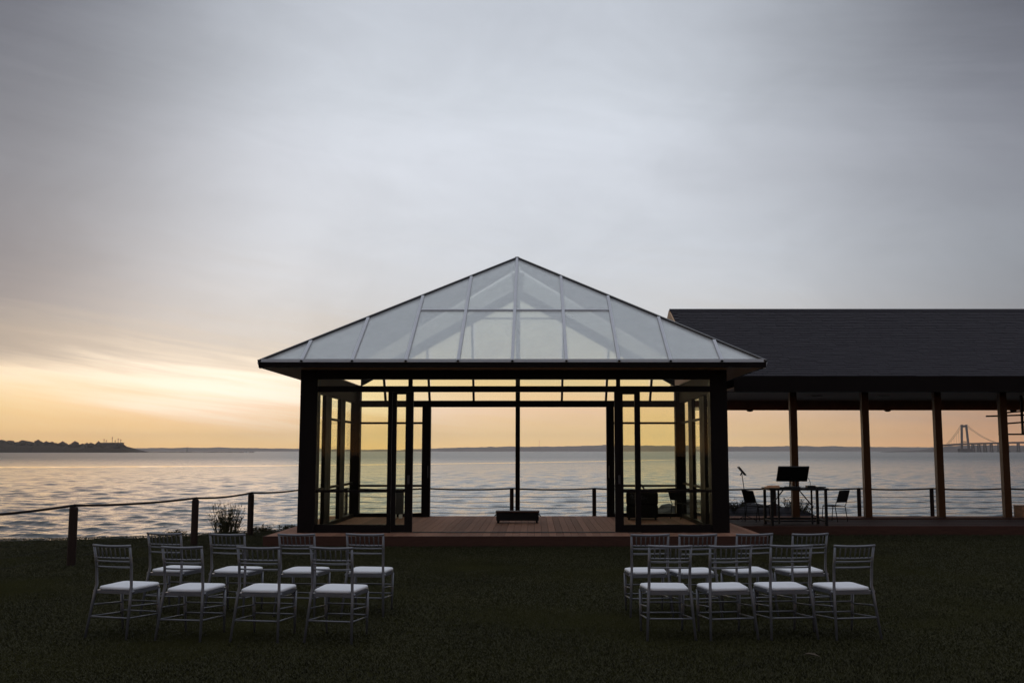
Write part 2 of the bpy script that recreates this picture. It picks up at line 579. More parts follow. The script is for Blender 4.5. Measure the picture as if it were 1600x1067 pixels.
# grass blades over the lawn in view
rng = np.random.default_rng(3)
N = 600000
d = 7.0 + (23.5 - 7.0) * rng.random(N * 2) ** 1.15
x = (rng.random(N * 2) * 2 - 1) * (0.60 * d + 1.2)
ed = np.interp(x, [-400, -30, -10.3, -8.0, -6.0, -4.5, 400], [19, 20.2, 20.75, 21.5, 23.1, 25.2, 25.2])
ok = (d < ed + 0.05) & ~((x > -5.12) & (x < 4.4) & (d > 19.02)) & ~((x >= 4.4) & (d > 21.5))
d, x = d[ok][:N], x[ok][:N]
n = len(d)
z0 = np.array([-0.012] * n)
hgt = 0.012 + 0.012 * rng.random(n)
hgt[d > 20] *= 1.2
hgt[((d > 18.86) & (d < 19.02)) | ((d > 21.35) & (x > 4.4))] *= 1.9
hgt *= 0.9 + 0.16 * np.sin(x * 0.9 + 1.3 * np.sin(d * 0.7)) * np.sin(d * 0.8 + x * 0.3)
ang = rng.random(n) * 2 * np.pi
lean = 0.028 * rng.random(n)
wd = 0.0022 + 0.002 * rng.random(n) + 0.00022 * d
bx_, by_ = np.cos(ang), np.sin(ang)
co = np.zeros((n, 3, 3), np.float32)
co[:, 0] = np.stack([x - by_ * wd, d + bx_ * wd, z0], 1)
co[:, 1] = np.stack([x + by_ * wd, d - bx_ * wd, z0], 1)
co[:, 2] = np.stack([x + bx_ * lean, d + by_ * lean, z0 + hgt], 1)
me = bpy.data.meshes.new('grass')
me.vertices.add(n * 3)
me.loops.add(n * 3)
me.polygons.add(n)
me.vertices.foreach_set('co', co.ravel())
me.loops.foreach_set('vertex_index', np.arange(n * 3, dtype=np.int32))
me.polygons.foreach_set('loop_start', np.arange(0, n * 3, 3, dtype=np.int32))
me.update()
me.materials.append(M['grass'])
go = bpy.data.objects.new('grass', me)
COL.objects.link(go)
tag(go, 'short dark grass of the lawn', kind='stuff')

# ================================================================== water with real swell near the shore
ds = [26.0]
while ds[-1] < 900:
    ds.append(ds[-1] * 1.0036 + 0.01)
while ds[-1] < 40000:
    ds.append(ds[-1] * 1.35)
ds = np.array([-2000, -400, 0] + ds)
us = np.concatenate([[-60, -12, -4, -2, -1.2], np.linspace(-0.72, 0.72, 440), [1.2, 2, 4, 12, 60]])
Dg, Ug = np.meshgrid(ds, us, indexing='ij')
Xg = Ug * np.maximum(np.abs(Dg), 40)
Zg = np.zeros_like(Xg)
rw = np.random.default_rng(11)
for lam in (0.7, 0.9, 1.15, 1.5, 1.9, 2.4, 3.0, 3.8):
    for k in range(5):
        th = rw.normal(0.10, 0.65)
        kx, ky = math.sin(th) * 2 * math.pi / lam, math.cos(th) * 2 * math.pi / lam
        amp = 0.0046 * lam ** 0.70 * rw.uniform(0.6, 1.3)
        # waves finer than the grid spacing are left to the surface shader
        sp_ = Dg * 0.0037
        fade = np.clip((lam / np.maximum(sp_, 0.01) - 2.2) / 2.5, 0, 1)
        Zg += amp * fade * np.sin(kx * Xg + ky * Dg + rw.uniform(0, 6.28))
sg = max(1e-4, float(Zg[(Dg > 30) & (Dg < 120)].std()))
Zg = sg * (np.exp(0.25 * np.clip(Zg / sg, -3, 3)) / 0.25 - 4.13)
Zg *= (Dg > 10) * 1.0
nvx = len(us)
me = bpy.data.meshes.new('water')
vv = np.stack([Xg, Dg, WATER_Z + Zg], -1).reshape(-1, 3).astype(np.float32)
ii = np.arange(len(ds) * nvx).reshape(len(ds), nvx)
fq = np.stack([ii[:-1, :-1], ii[:-1, 1:], ii[1:, 1:], ii[1:, :-1]], -1).reshape(-1, 4).astype(np.int32)
me.vertices.add(len(vv))
me.loops.add(fq.size)
me.polygons.add(len(fq))
me.vertices.foreach_set('co', vv.ravel())
me.loops.foreach_set('vertex_index', fq.ravel())
me.polygons.foreach_set('loop_start', np.arange(0, fq.size, 4, dtype=np.int32))
me.polygons.foreach_set('use_smooth', np.ones(len(fq), bool))
me.update()
me.materials.append(M['water'])
wo_ = bpy.data.objects.new('water', me)
COL.objects.link(wo_)
tag(wo_, 'rippled bay water reflecting the sunset', kind='structure')

# ================================================================== far land
def ridge(name, mat, y, pts, depth, jag, jf, seed, label, step):
    """a long wooded ridge: crest profile along x, rounded in section"""
    m_ = MB()
    x0, x1 = pts[0][0], pts[-1][0]
    nseg = int((x1 - x0) / step)
    secs = []
    for i in range(nseg + 1):
        x_ = x0 + (x1 - x0) * i / nseg
        h_ = np.interp(x_, [p[0] for p in pts], [p[1] for p in pts])
        j_ = jag * (0.6 * mnoise.noise(Vector((x_ * jf, seed, 0))) + 0.4 * mnoise.noise(Vector((x_ * jf * 3.1, seed, 5))) + 0.3 * mnoise.noise(Vector((x_ * jf * 9, seed, 9))))
        h_ = max(0.3, h_ + j_ * min(1.0, h_ / 8.0))
        secs.append([(x_, y, WATER_Z - 3), (x_, y + 1, WATER_Z + 0.4), (x_, y + depth * 0.12, WATER_Z + h_ * 0.55),
                     (x_, y + depth * 0.35, WATER_Z + h_), (x_, y + depth * 0.7, WATER_Z + h_ * 0.8), (x_, y + depth, WATER_Z - 3)])
    k = 6
    m_.v = [p for s_ in secs for p in s_]
    for i in range(nseg):
        for j in range(k - 1):
            a = i * k + j
            m_.f.append((a, a + k, a + k + 1, a + 1))
    o = m_.build(name, mat, smooth=False)
    return tag(o, label, kind='structure')


HD = 2300.0     # headland distance
ridge('headland', 'foil', HD, [(-2600, 20), (-1500, 24), (-1270, 25), (-1200, 24), (-1130, 21), (-1030, 17), (-985, 15), (-950, 13), (-925, 6), (-905, 1)],
      80, 6.0, 0.045, 2.0, 'dark wooded headland on the left of the bay', 3.0)
FS = 7500.0 / 4600.0
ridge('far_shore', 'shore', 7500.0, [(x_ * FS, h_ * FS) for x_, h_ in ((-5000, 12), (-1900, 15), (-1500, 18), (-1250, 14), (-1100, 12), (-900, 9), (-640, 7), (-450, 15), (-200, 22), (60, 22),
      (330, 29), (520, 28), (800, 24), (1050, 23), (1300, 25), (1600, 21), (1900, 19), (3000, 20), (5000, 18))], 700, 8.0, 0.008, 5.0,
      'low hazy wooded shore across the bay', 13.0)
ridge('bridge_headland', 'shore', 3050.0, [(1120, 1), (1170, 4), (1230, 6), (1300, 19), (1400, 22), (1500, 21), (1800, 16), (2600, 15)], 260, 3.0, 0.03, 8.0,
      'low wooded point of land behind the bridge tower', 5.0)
# tree crowns standing along the headland crest
tl = MB()
for i in range(230):
    x_ = random.uniform(-1600, -950)
    base = np.interp(x_, [-1600, -1500, -1270, -1200, -1130, -1030, -985, -950], [24, 24, 25, 24, 21, 17, 15, 13])
    s_ = random.uniform(3.5, 7.5)
    tl.blob((x_, HD + 28 + random.uniform(-12, 8), WATER_Z + base - 1 + random.uniform(-3, 1.5)), (s_ * 1.2, s_, s_ * random.uniform(0.7, 1.25)), 1, 0.5, 1.4, i * 3.1)
tag(tl.build('treeline', 'foil'), 'tree crowns along the headland crest', kind='stuff')
# long low breakwater with beacon
bw = MB()
for i in range(90):
    x_ = -925 + i * 3.15
    s_ = random.uniform(1.1, 1.7)
    bw.blob((x_, HD - 5 + random.uniform(-2, 2), WATER_Z + 0.35), (2.6, 3, s_), 1, 0.4, 1.3, i)
tag(bw.build('breakwater', 'stone'), 'thin dark stone breakwater running out from the headland', kind='structure')
bc = empty('beacon', (-797, HD - 5, WATER_Z + 1.5), label='thin beacon mast standing on the breakwater', cat='beacon')
MB().tube([(0, 0, 0), (0, 0, 11)], [0.7, 0.4], 6).build('mast', 'black', bc)
MB().tube([(0, 0, 11), (0, 0, 12.2)], [0.9, 0.6], 6).build('lantern', 'black', bc)
# industrial building with masts on the headland tip
ib = empty('waterside_works', (-990, HD + 30, WATER_Z + 2), label='grey works building with roof masts on the tip of the headland', cat='building')
MB().box(-26, 26, 0, 18, 6, 20).build('wall', 'concrete', ib)
MB().box(-27, 27, -1, 19, 20, 21).build('roof', 'steel', ib)
MB().box(-40, -26.2, 2, 14, 5, 14).build('annex', 'concrete', ib)
for i in range(6):
    MB().box(-22 + i * 8, -18 + i * 8, -0.25, 0.1, 11, 16).build('window', 'windowdark', ib)
for x_, h_ in ((-17, 9), (-12, 6), (2, 14), (9, 6), (16, 10), (22, 8)):
    mm = MB().tube([(x_, 9, 21), (x_, 9, 21 + h_)], 0.55, 5)
    mm.bar((x_ - 2.5, 9, 21 + h_ * 0.75), (x_ + 2.5, 9, 21 + h_ * 0.75), 0.5, 0.5)
    mm.build('roof_mast', 'steel', ib)
# pale sheds low on the shore
for x_, w_, lb in ((-1262, 16, 'pale shed low on the headland shore, farther from the works building'), (-1236, 12, 'small pale shed low on the headland shore, nearer the works building')):
    sh = empty('shore_shed', (x_, HD - 2, WATER_Z + 0.5), label=lb, cat='shed', group='sheds on the headland shore')
    MB().box(-w_ / 2, w_ / 2, 0, 8, 2, 8).build('wall', 'concrete', sh)
    MB().prism([(-w_ / 2 - 0.5, -0.5, 8.02), (-w_ / 2 - 0.5, 8.5, 8.02), (-w_ / 2 - 0.5, 4, 11)], (w_ + 1, 0, 0)).build('roof', 'steel', sh)
# antenna far across
an = empty('radio_mast', (36, 7760, WATER_Z + 34), label='hair-thin radio mast on the far shore seen through the rear opening', cat='mast')
MB().tube([(0, 0, 0), (0, 0, 50)], 1.0, 5).build('mast', 'steel', an)
MB().tube([(0, 0, 50), (0, 0, 56)], 0.5, 5).build('antenna', 'steel', an)
# white motor boat off the end of the breakwater
bt = empty('motor_boat', (-610, 2120, WATER_Z), rz=0.1, label='small white motor boat off the end of the breakwater', cat='boat')
hull = MB()
hull.prism([(-5, -1.4, 0.1), (3.5, -1.5, 0.1), (6.5, 0, 0.9), (3.5, 1.5, 0.1), (-5, 1.4, 0.1)], (0, 0, 1.5))
hull.build('hull', 'boat', bt)
MB().prism([(-2.5, -1.1, 1.62), (1.8, -1.1, 1.62), (0.9, -1.1, 3.1), (-2.2, -1.1, 3.1)], (0, 2.2, 0)).build('cabin', 'boat', bt)
MB().box(-1.8, 0.7, -1.16, -1.12, 2.2, 2.8).build('window', 'windowdark', bt)

# ---- suspension bridge
BD = 3000.0
br = empty('suspension_bridge', (1289, BD, WATER_Z), label='pale suspension bridge with one tall tower crossing the bay', cat='bridge')
tw = MB()
for sx in (-1, 1):
    tw.bar((sx * 10.5 + 1, 0, 8), (sx * 6.6, 0, 82), 5.2, 5, up=(0, 1, 0))
tw.build('tower', 'steel', br)
MB().box(-7.6, 7.4, -2, 2, 74, 80.5).build('cross_beam', 'steel', br)
MB().box(-10.2, 11, -2, 2, 29.6, 32.4).build('cross_beam', 'steel', br)
MB().box(-17, 17, -12, 12, -1, 10).build('pier_base', 'concrete', br)
dk = MB()
for x0_, x1_, za, zb in ((-70, 0, 20, 24.5), (0, 160, 24.5, 28.5), (160, 420, 28.5, 31)):
    dk.bar((x0_, 0, za), (x1_, 0, zb), 14, 5.2)
dk.build('bridge_deck', 'steel', br)
for sgn in (-1, 1):
    for side in (-1, 1):
        pts = []
        for i in range(17):
            k = i / 16
            if sgn < 0:
                pts.append((-6.6 * 1 - 50 * k, side * 6, 81 - 61 * (1.25 * k - 0.25 * k * k)))
            else:
                pts.append((6.6 + 84 * k, side * 6, 81 - 51 * (1.5 * k - 0.5 * k * k)))
        MB().tube(pts, 0.5, 5).build('cable', 'steel', br)
for i in range(7):
    for sgn in (-1, 1):
        x_ = sgn * (12 + 7.5 * i)
        if sgn < 0:
            k = (-x_ - 6.6) / 50
            zt = 81 - 61 * (1.25 * k - 0.25 * k * k)
            zb = 24 + x_ * 0.065
        else:
            k = (x_ - 6.6) / 95
            zt = 81 - 51 * (1.5 * k - 0.5 * k * k)
            zb = 200
        if zt > zb + 1:
            MB().tube([(x_, -6, zb), (x_, -6, zt)], 0.25, 4).build('hanger', 'steel', br)
for i, x_ in enumerate((24, 42, 60, 79, 102, 128, 160, 188, 216, 246)):
    pr = MB()
    zt = 24.2 + x_ * 0.02
    for sx in (-1, 1):
        pr.bar((x_ + sx * 3.6, 0, 0), (x_ + sx * 2.4, 0, zt), 2.6, 4, up=(0, 1, 0))
    pr.box(x_ - 2.6, x_ + 2.6, -1.6, 1.6, zt * 0.55, zt * 0.55 + 1.4)
    pr.box(x_ - 5.5, x_ + 5.5, -4, 4, -1, 3.0)
    pr.build('pier', 'concrete', br)

# ================================================================== pavilion deck and shelter deck
DZ = 0.18
deck = empty('deck', (0, 0, 0), kind='structure')
deck['label'] = 'red brown timber deck of boards under the glass pavilion'
plank = MB().box(-0.0675, 0.0675, 0, 5.86, -0.03, 0).mesh('plank', 'wood')
x_ = -5.03
while x_ < 4.33:
    inst('plank', plank, deck, (x_ + 0.0, 19.06, DZ - random.uniform(0, 0.003)))
    x_ += 0.1415
B('edge_board', 'woodedge', deck, -5.11, 4.40, 19.0, 19.055, -0.02, DZ + 0.004)
B('edge_board', 'woodedge', deck, -5.11, -5.102 + 0.0, 19.056, 24.92, 0.0, DZ)
B('joist_frame', 'woodshade', deck, -5.09, 4.36, 19.06, 24.9, -0.25, DZ - 0.034)
deck2 = empty('shelter_deck', (0, 0, 0), kind='structure')
deck2['label'] = 'timber deck under the long shelter roof, nearer boards coloured as shaded'
pl2 = MB().box(0, 13.6, -0.0675, 0.0675, -0.03, 0).mesh('plank', 'woodshade')
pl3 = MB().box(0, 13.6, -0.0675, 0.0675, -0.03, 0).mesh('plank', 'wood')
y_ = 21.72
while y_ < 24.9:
    inst('plank', pl2 if y_ < 23.65 else pl3, deck2, (4.41, y_, DZ - random.uniform(0, 0.003)))  # nearer boards get the shaded colour, boards beyond the plain one
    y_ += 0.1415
B('edge_board', 'woodedge', deck2, 4.41, 18.0, 21.58, 21.645, -0.03, DZ + 0.004)
B('joist_frame', 'woodshade', deck2, 4.42, 18.0, 21.65, 24.9, -0.3, DZ - 0.034)
# low sill board at the back of the covered floor
B('floor_sill', 'woodshade', deck2, 4.42, 18.0, 23.70, 23.82, DZ + 0.001, DZ + 0.03)

# ================================================================== glass pavilion
pav = empty('glass_pavilion', (0, 0, 0), label='dark framed glass pavilion with a frosted glass hip roof', cat='pavilion')
CXP, HALF = -0.435, 4.925
YE, ZE, YA, ZA = 19.25, 3.49, 24.2, 6.49      # eave, apex
YR = 25.2
SL = (ZA - ZE) / (YA - YE)
SS = (ZA - ZE) / HALF
XL, XR = CXP - HALF, CXP + HALF
# columns
B('column', 'bronze', pav, -4.675, -4.335, 19.85, 20.17, DZ, 3.384, bevel=0.006)
B('column', 'bronze', pav, 3.495, 3.835, 19.85, 20.17, DZ, 3.384, bevel=0.006)
B('column', 'bronze', pav, -4.53, -4.30, 24.55, 24.78, DZ, 3.384, bevel=0.006)
B('column', 'bronze', pav, 3.46, 3.70, 24.55, 24.78, DZ, 3.384, bevel=0.006)
# front header, beam
B('header_beam', 'bronze', pav, -4.335, 3.495, 19.87, 20.05, 3.203, 3.384)
B('transom_beam', 'bronze', pav, -4.335, 3.495, 19.88, 19.99, 2.950, 3.065)
for xx in (-2.49, 1.67):
    B('transom_post', 'bronze', pav, xx - 0.04, xx + 0.04, 19.89, 19.97, 3.066, 3.202)
for xa, xb in ((-4.33, -2.535), (-2.445, 1.625), (1.715, 3.49)):
    B('transom_pane', 'wallglass', pav, xa, xb, 19.925, 19.935, 3.068, 3.200)
# fascia and soffit
B('fascia', 'bronze', pav, XL, XR, YE, YE + 0.04, ZE - 0.105, ZE - 0.004)
B('fascia', 'bronze', pav, XL, XL + 0.04, YE + 0.042, YR, ZE - 0.105, ZE - 0.004)
B('fascia', 'bronze', pav, XR - 0.04, XR, YE + 0.042, YR, ZE - 0.105, ZE - 0.004)
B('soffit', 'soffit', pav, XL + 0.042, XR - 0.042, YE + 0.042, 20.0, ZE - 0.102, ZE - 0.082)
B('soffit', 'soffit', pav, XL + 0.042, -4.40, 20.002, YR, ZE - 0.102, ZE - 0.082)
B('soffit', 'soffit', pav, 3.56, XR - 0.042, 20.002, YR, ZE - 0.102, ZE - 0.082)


# roof panes on the front slope
def hipz(xx):
    return ZE + (ZA - ZE) * max(0.0, 1 - abs(xx - CXP) / HALF)


def fp(xx, z):
    return Vector((xx, YE + (z - ZE) / SL, z))


NF = Vector((0, -SL, 1)).normalized()
mx = [-4.53, -3.547, -2.504, -1.492, -0.435, 0.614, 1.638, 2.638, 3.632]
allx = [XL] + mx + [XR]
ZROW = 4.80
for i in range(len(allx) - 1):
    a, b = allx[i], allx[i + 1]
    za, zb = hipz(a), hipz(b)
    ai, bi = a + 0.012, b - 0.012
    split = 3 <= i <= 6
    if not split:
        poly = [fp(ai, ZE + 0.012), fp(bi, ZE + 0.012), fp(bi, max(ZE + 0.013, hipz(bi) - 0.02)), fp(ai, max(ZE + 0.0135, hipz(ai) - 0.02))]
        MB().prism(poly, NF * 0.012).build('roof_pane', 'roofglass', pav)
    else:
        poly = [fp(ai, ZE + 0.012), fp(bi, ZE + 0.012), fp(bi, ZROW - 0.012), fp(ai, ZROW - 0.012)]
        MB().prism(poly, NF * 0.012).build('roof_pane', 'roofglass', pav)
        poly = [fp(ai, ZROW + 0.012), fp(bi, ZROW + 0.012), fp(bi, hipz(bi) - 0.02), fp(ai, hipz(ai) - 0.02)]
        MB().prism(poly, NF * 0.012).build('roof_pane', 'roofglass', pav)
for xx in mx:
    c_ = MB().bar(fp(xx, ZE) + NF * 0.02, fp(xx, hipz(xx) - 0.03) + NF * 0.02, 0.062, 0.05, up=NF)
    c_.build('glazing_bar', 'alu', pav)
    MB().bar(fp(xx, ZE + 0.03) - NF * 0.05, fp(xx, hipz(xx) - 0.06) - NF * 0.05, 0.045, 0.085, up=NF).build('rafter', 'alu', pav)
for i in range(3, 7):
    MB().bar(fp(allx[i] + 0.032, ZROW) + NF * 0.012, fp(allx[i + 1] - 0.032, ZROW) + NF * 0.012, 0.05, 0.04, up=NF).build('glazing_bar', 'alu', pav)
MB().bar(Vector((XL + 0.02, YE + 0.02, ZE + 0.03)), Vector((XR - 0.02, YE + 0.02, ZE + 0.03)), 0.05, 0.06).build('eave_rail', 'alu', pav)
for xx in mx:
    MB().box(xx - 0.02, xx + 0.02, YE - 0.02, YE + 0.0, ZE + 0.003, ZE + 0.045).build('bar_clip', 'bronze', pav)
# hips and ridge
apex = Vector((CXP, YA, ZA))
for sx, xc in ((-1, XL), (1, XR)):
    MB().bar(Vector((xc, YE, ZE + 0.02)), apex + Vector((0, 0, 0.02)), 0.075, 0.05).build('hip_cap', 'hipcap', pav)
    MB().bar(Vector((xc, YE + 0.05, ZE - 0.06)), apex + Vector((0, 0, -0.1)), 0.07, 0.13).build('hip_rafter', 'alu', pav)
MB().bar(apex + Vector((0, 0, 0.02)), Vector((CXP, YR, ZA + 0.02)), 0.1, 0.05).build('ridge_cap', 'hipcap', pav)
MB().bar(apex + Vector((0, 0.05, -0.12)), Vector((CXP, YR - 0.05, ZA - 0.12)), 0.09, 0.18).build('ridge_beam', 'alu', pav)
# side slopes
yb = [YE, 20.25, 21.2, 22.2, 23.2, 24.2, YR]
for sx, xc in ((-1, XL), (1, XR)):
    NS = Vector((sx * SS, 0, 1)).normalized()

    def spt(y, z):
        return Vector((xc - sx * (z - ZE) / SS, y, z))

    def hz(y):
        return min(ZA, ZE + (y - YE) * SL)
    for i in range(len(yb) - 1):
        a, b = yb[i] + 0.014, yb[i + 1] - 0.014
        poly = [spt(a, ZE + 0.012), spt(b, ZE + 0.012), spt(b, hz(b) - 0.03), spt(a, max(ZE + 0.0125, hz(a) - 0.03))]
        MB().prism(poly, NS * 0.012).build('roof_pane', 'roofglass', pav)
    for y in yb[1:-1]:
        MB().bar(spt(y, ZE) + NS * 0.02, spt(y, hz(y) - 0.04) + NS * 0.02, 0.062, 0.05, up=NS).build('glazing_bar', 'alu', pav)
        MB().bar(spt(y, ZE + 0.05) - NS * 0.07, spt(y, hz(y) - 0.1) - NS * 0.07, 0.045, 0.12, up=NS).build('rafter', 'alu', pav)
    MB().bar(spt(YR - 0.04, ZE), spt(YR - 0.04, ZA - 0.05), 0.07, 0.10, up=NS).build('rake_bar', 'hipcap', pav)
    # side header and posts
    xin = -4.40 if sx < 0 else 3.56
    xo = xin + sx * 0.12
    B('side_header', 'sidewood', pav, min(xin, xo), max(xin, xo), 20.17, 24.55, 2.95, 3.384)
    B('side_sill', 'bronze', pav, min(xin, xo), max(xin, xo), 20.17, 24.55, DZ, DZ + 0.08)
    for y0_, y1_ in ((21.12, 21.42), (21.44, 21.72), (22.75, 23.02), (23.04, 23.30)):
        B('stile', 'bronze', pav, min(xin, xo) + 0.02, max(xin, xo) - 0.02, y0_, y1_, DZ + 0.082, 2.948)
    for y0_, y1_ in ((20.17, 21.12), (21.72, 22.75), (23.30, 24.55)):
        xm = (xin + xo) / 2
        for z0_, z1_ in ((DZ + 0.082, 0.97), (1.02, 2.44), (2.49, 2.948)):
            B('wall_pane', 'wallglass', pav, xm - 0.006, xm + 0.006, y0_ + 0.002, y1_ - 0.002, z0_, z1_)
        for z0_ in (0.97, 2.44):
            if y0_ < 21 and z0_ > 2:
                continue
            B('rail', 'bronze', pav, xm - 0.03, xm + 0.03, y0_ + 0.001, y1_ - 0.001, z0_ + 0.001, z0_ + 0.049)
    if True:
        xm = (xin + xo) / 2
# rear gable wall
YG = 24.62
B('rear_header', 'bronze', pav, -4.30, 3.46, 24.58, 24.72, 2.855, 3.01)
gz0 = 3.01


def band_lo(xx):
    return 5.56 - 0.565 * abs(xx - (-0.42))


for sx in (-1, 1):
    xe = -4.30 if sx < 0 else 3.46
    p = [Vector((-0.42, YG - 0.05, band_lo(-0.42))), Vector((xe, YG - 0.05, band_lo(xe))), Vector((xe, YG - 0.05, band_lo(xe) + 0.27)), Vector((-0.42, YG - 0.05, 5.56 + 0.27))]
    if sx > 0:
        p = p[::-1]
    MB().prism(p, (0, 0.12, 0)).build('gable_rafter', 'bronze', pav)
    # milky infill between rafter and roof
    p = [Vector((-0.42 + sx * 0.02, YG, 5.845)), Vector((xe, YG, band_lo(xe) + 0.285)), Vector((xe, YG, hipz(xe) - 0.16)), Vector((-0.42 + sx * 0.02, YG, ZA - 0.24))]
    MB().prism(p, (0, 0.012, 0)).build('gable_pane', 'gableglass', pav)
MB().prism([Vector((-0.52, YG - 0.07, 5.50)), Vector((-0.32, YG - 0.07, 5.50)), Vector((-0.26, YG - 0.07, 6.2)), Vector((-0.58, YG - 0.07, 6.2))], (0, 0.14, 0)).build('king_post', 'alu', pav)
B('center_post', 'bronze', pav, -0.475, -0.365, 24.60, 24.70, DZ, 2.853)
B('center_post', 'bronze', pav, -0.475, -0.365, 24.60, 24.70, 3.012, 5.50)
gx = [-0.42 + 1.09 * k for k in (-3, -2, -1, 1, 2, 3)]
for xx in gx:
    k = 1.055
    xt = -0.42 + (xx + 0.42) * (1 + (band_lo(xx) - 3.0) * 0.027)
    MB().bar((xx, YG + 0.02, 3.013), (xt, YG + 0.02, band_lo(xt) + 0.02), 0.055, 0.07, up=(0, 1, 0)).build('glazing_bar', 'bronze', pav)
for k in (-1, 1):
    MB().bar((-0.42 + k * 0.06, YG + 0.02, 5.06), (-0.42 + k * 1.09, YG + 0.02, 5.06), 0.05, 0.045).build('glazing_bar', 'bronze', pav)
gb_ = [-4.30] + gx[:3] + [-0.42] + gx[3:] + [3.46]
for a, b in zip(gb_, gb_[1:]):
    p = [(a + 0.03, YG, 3.012), (b - 0.03, YG, 3.012), (b - 0.03, YG, max(3.05, band_lo(b - 0.03) - 0.003)), (a + 0.03, YG, max(3.05, band_lo(a + 0.03) - 0.003))]
    MB().prism(p, (0, 0.008, 0)).build('gable_pane', 'wallglass', pav)
# rear wall bays either side of the opening
for sx in (-1, 1):
    xa, xb = (-4.30, -2.77) if sx < 0 else (1.95, 3.46)
    B('rear_rail', 'bronze', pav, xa, xb, 24.60, 24.70, 2.435, 2.485)
    B('rear_rail', 'bronze', pav, xa, xb, 24.60, 24.70, 0.905, 0.955)
    B('rear_sill', 'bronze', pav, xa, xb, 24.58, 24.72, DZ, DZ + 0.085)
    for z0_, z1_ in ((DZ + 0.087, 0.903), (0.957, 2.433), (2.487, 2.853)):
        B('wall_pane', 'wallglass', pav, xa + 0.002, xb - 0.002, 24.645, 24.655, z0_, z1_)
    js = (-2.77, -2.565) if sx < 0 else (1.765, 1.95)
    jb = B('door_jamb', 'bronze', pav, js[0], js[1], 24.56, 24.74, DZ, 2.853)
    hx = js[1] - 0.05 if sx < 0 else js[0] + 0.05
    MB().tube([(hx, 24.52, 1.12), (hx, 24.52, 1.42)], 0.012, 6).build('handle', 'hipcap', jb)
# front glazed bays and doors
# left bay
f = [(-4.335, -2.925), (2.10, 3.495)]
for xa, xb in f:
    B('bottom_rail', 'bronze', pav, xa, xb, 19.89, 19.97, DZ, DZ + 0.155)
    B('rail', 'bronze', pav, xa, xb, 19.90, 19.96, 0.962, 1.012)
    B('wall_pane', 'wallglass', pav, xa + 0.002, xb - 0.002, 19.925, 19.935, DZ + 0.157, 0.960)
    B('wall_pane', 'wallglass', pav, xa + 0.002, xb - 0.002, 19.925, 19.935, 1.014, 2.948)
B('stile', 'bronze', pav, -2.925, -2.845, 19.88, 19.99, DZ, 2.948)
for sx in (-1, 1):
    # sliding door leaf standing in front of the fixed bay edge
    xa, xb = (-2.835, -2.415) if sx < 0 else (1.585, 2.10)
    dr = empty('sliding_door', (0, 0, 0))
    dr.parent = pav
    w1, w2 = (0.085, 0.155) if sx < 0 else (0.168, 0.115)
    y0_, y1_ = 19.86, 19.925
    if sx > 0:
        y0_, y1_ = 19.85, 19.92
    B('stile', 'bronze', dr, xa, xa + w1, y0_, y1_, DZ + 0.01, 2.945)
    B('stile', 'bronze', dr, xb - w2, xb - 0.003, y0_, y1_, DZ + 0.01, 2.945)
    ga, gb2 = xa + w1 + 0.001, xb - w2 - 0.001
    B('bottom_rail', 'bronze', dr, ga, gb2, y0_, y1_, DZ + 0.01, DZ + 0.155)
    B('top_rail', 'bronze', dr, ga, gb2, y0_, y1_, 2.90, 2.945)
    B('rail', 'bronze', dr, ga, gb2, y0_ + 0.01, y1_ - 0.01, 0.962, 1.012)
    B('pane', 'wallglass', dr, ga, gb2, y0_ + 0.03, y0_ + 0.038, DZ + 0.157, 0.96)
    B('pane', 'wallglass', dr, ga, gb2, y0_ + 0.03, y0_ + 0.038, 1.014, 2.898)
    hx = xb - w2 / 2 if sx < 0 else xa + w1 / 2
    MB().box(hx - 0.02, hx + 0.02, y0_ - 0.05, y0_ - 0.001, 1.13, 1.30).build('handle', 'hipcap', dr)
# floor track
B('threshold', 'bronze', pav, -2.41, 1.58, 19.86, 19.98, DZ + 0.0035, DZ + 0.012)

# ================================================================== long shelter to the right
shl = empty('waterside_shelter', (0, 0, 0), label='long open shelter with a dark shingled gable roof on brown posts', cat='shelter')
for xx in (6.31, 8.06, 9.83, 11.43, 13.2, 15.0):
    MB().box(xx - 0.082, xx + 0.082, 24.30, 24.47, DZ, 3.20).build('post', 'postwood', shl, bevel=0.006)
RX1 = 18.2
YF, ZF, YRD, ZRD = 23.0, 3.50, 28.2, 5.76
sl2 = (ZRD - ZF) / (YRD - YF)
NR = Vector((0, -sl2, 1)).normalized()
XGA, XGB, YN = 4.60, 3.87, 25.45


def rp(xx, y):
    return Vector((xx, y, ZF + (y - YF) * sl2))


# roof deck (L-shaped at the pavilion end), rear slope
MB().prism([rp(XGA, YF), rp(RX1, YF), rp(RX1, YRD), rp(XGB, YRD), rp(XGB, YN), rp(XGA, YN)], -NR * 0.10).build('roof', 'shingle', shl)
ZB = ZF
YBK = 2 * YRD - YF
NB = Vector((0, sl2, 1)).normalized()
MB().prism([Vector((XGB, YRD, ZRD)), Vector((RX1, YRD, ZRD)), Vector((RX1, 30.4, ZRD - (30.4 - YRD) * sl2)), Vector((XGB, 30.4, ZRD - (30.4 - YRD) * sl2))], -NB * 0.10).build('roof', 'shingle', shl)
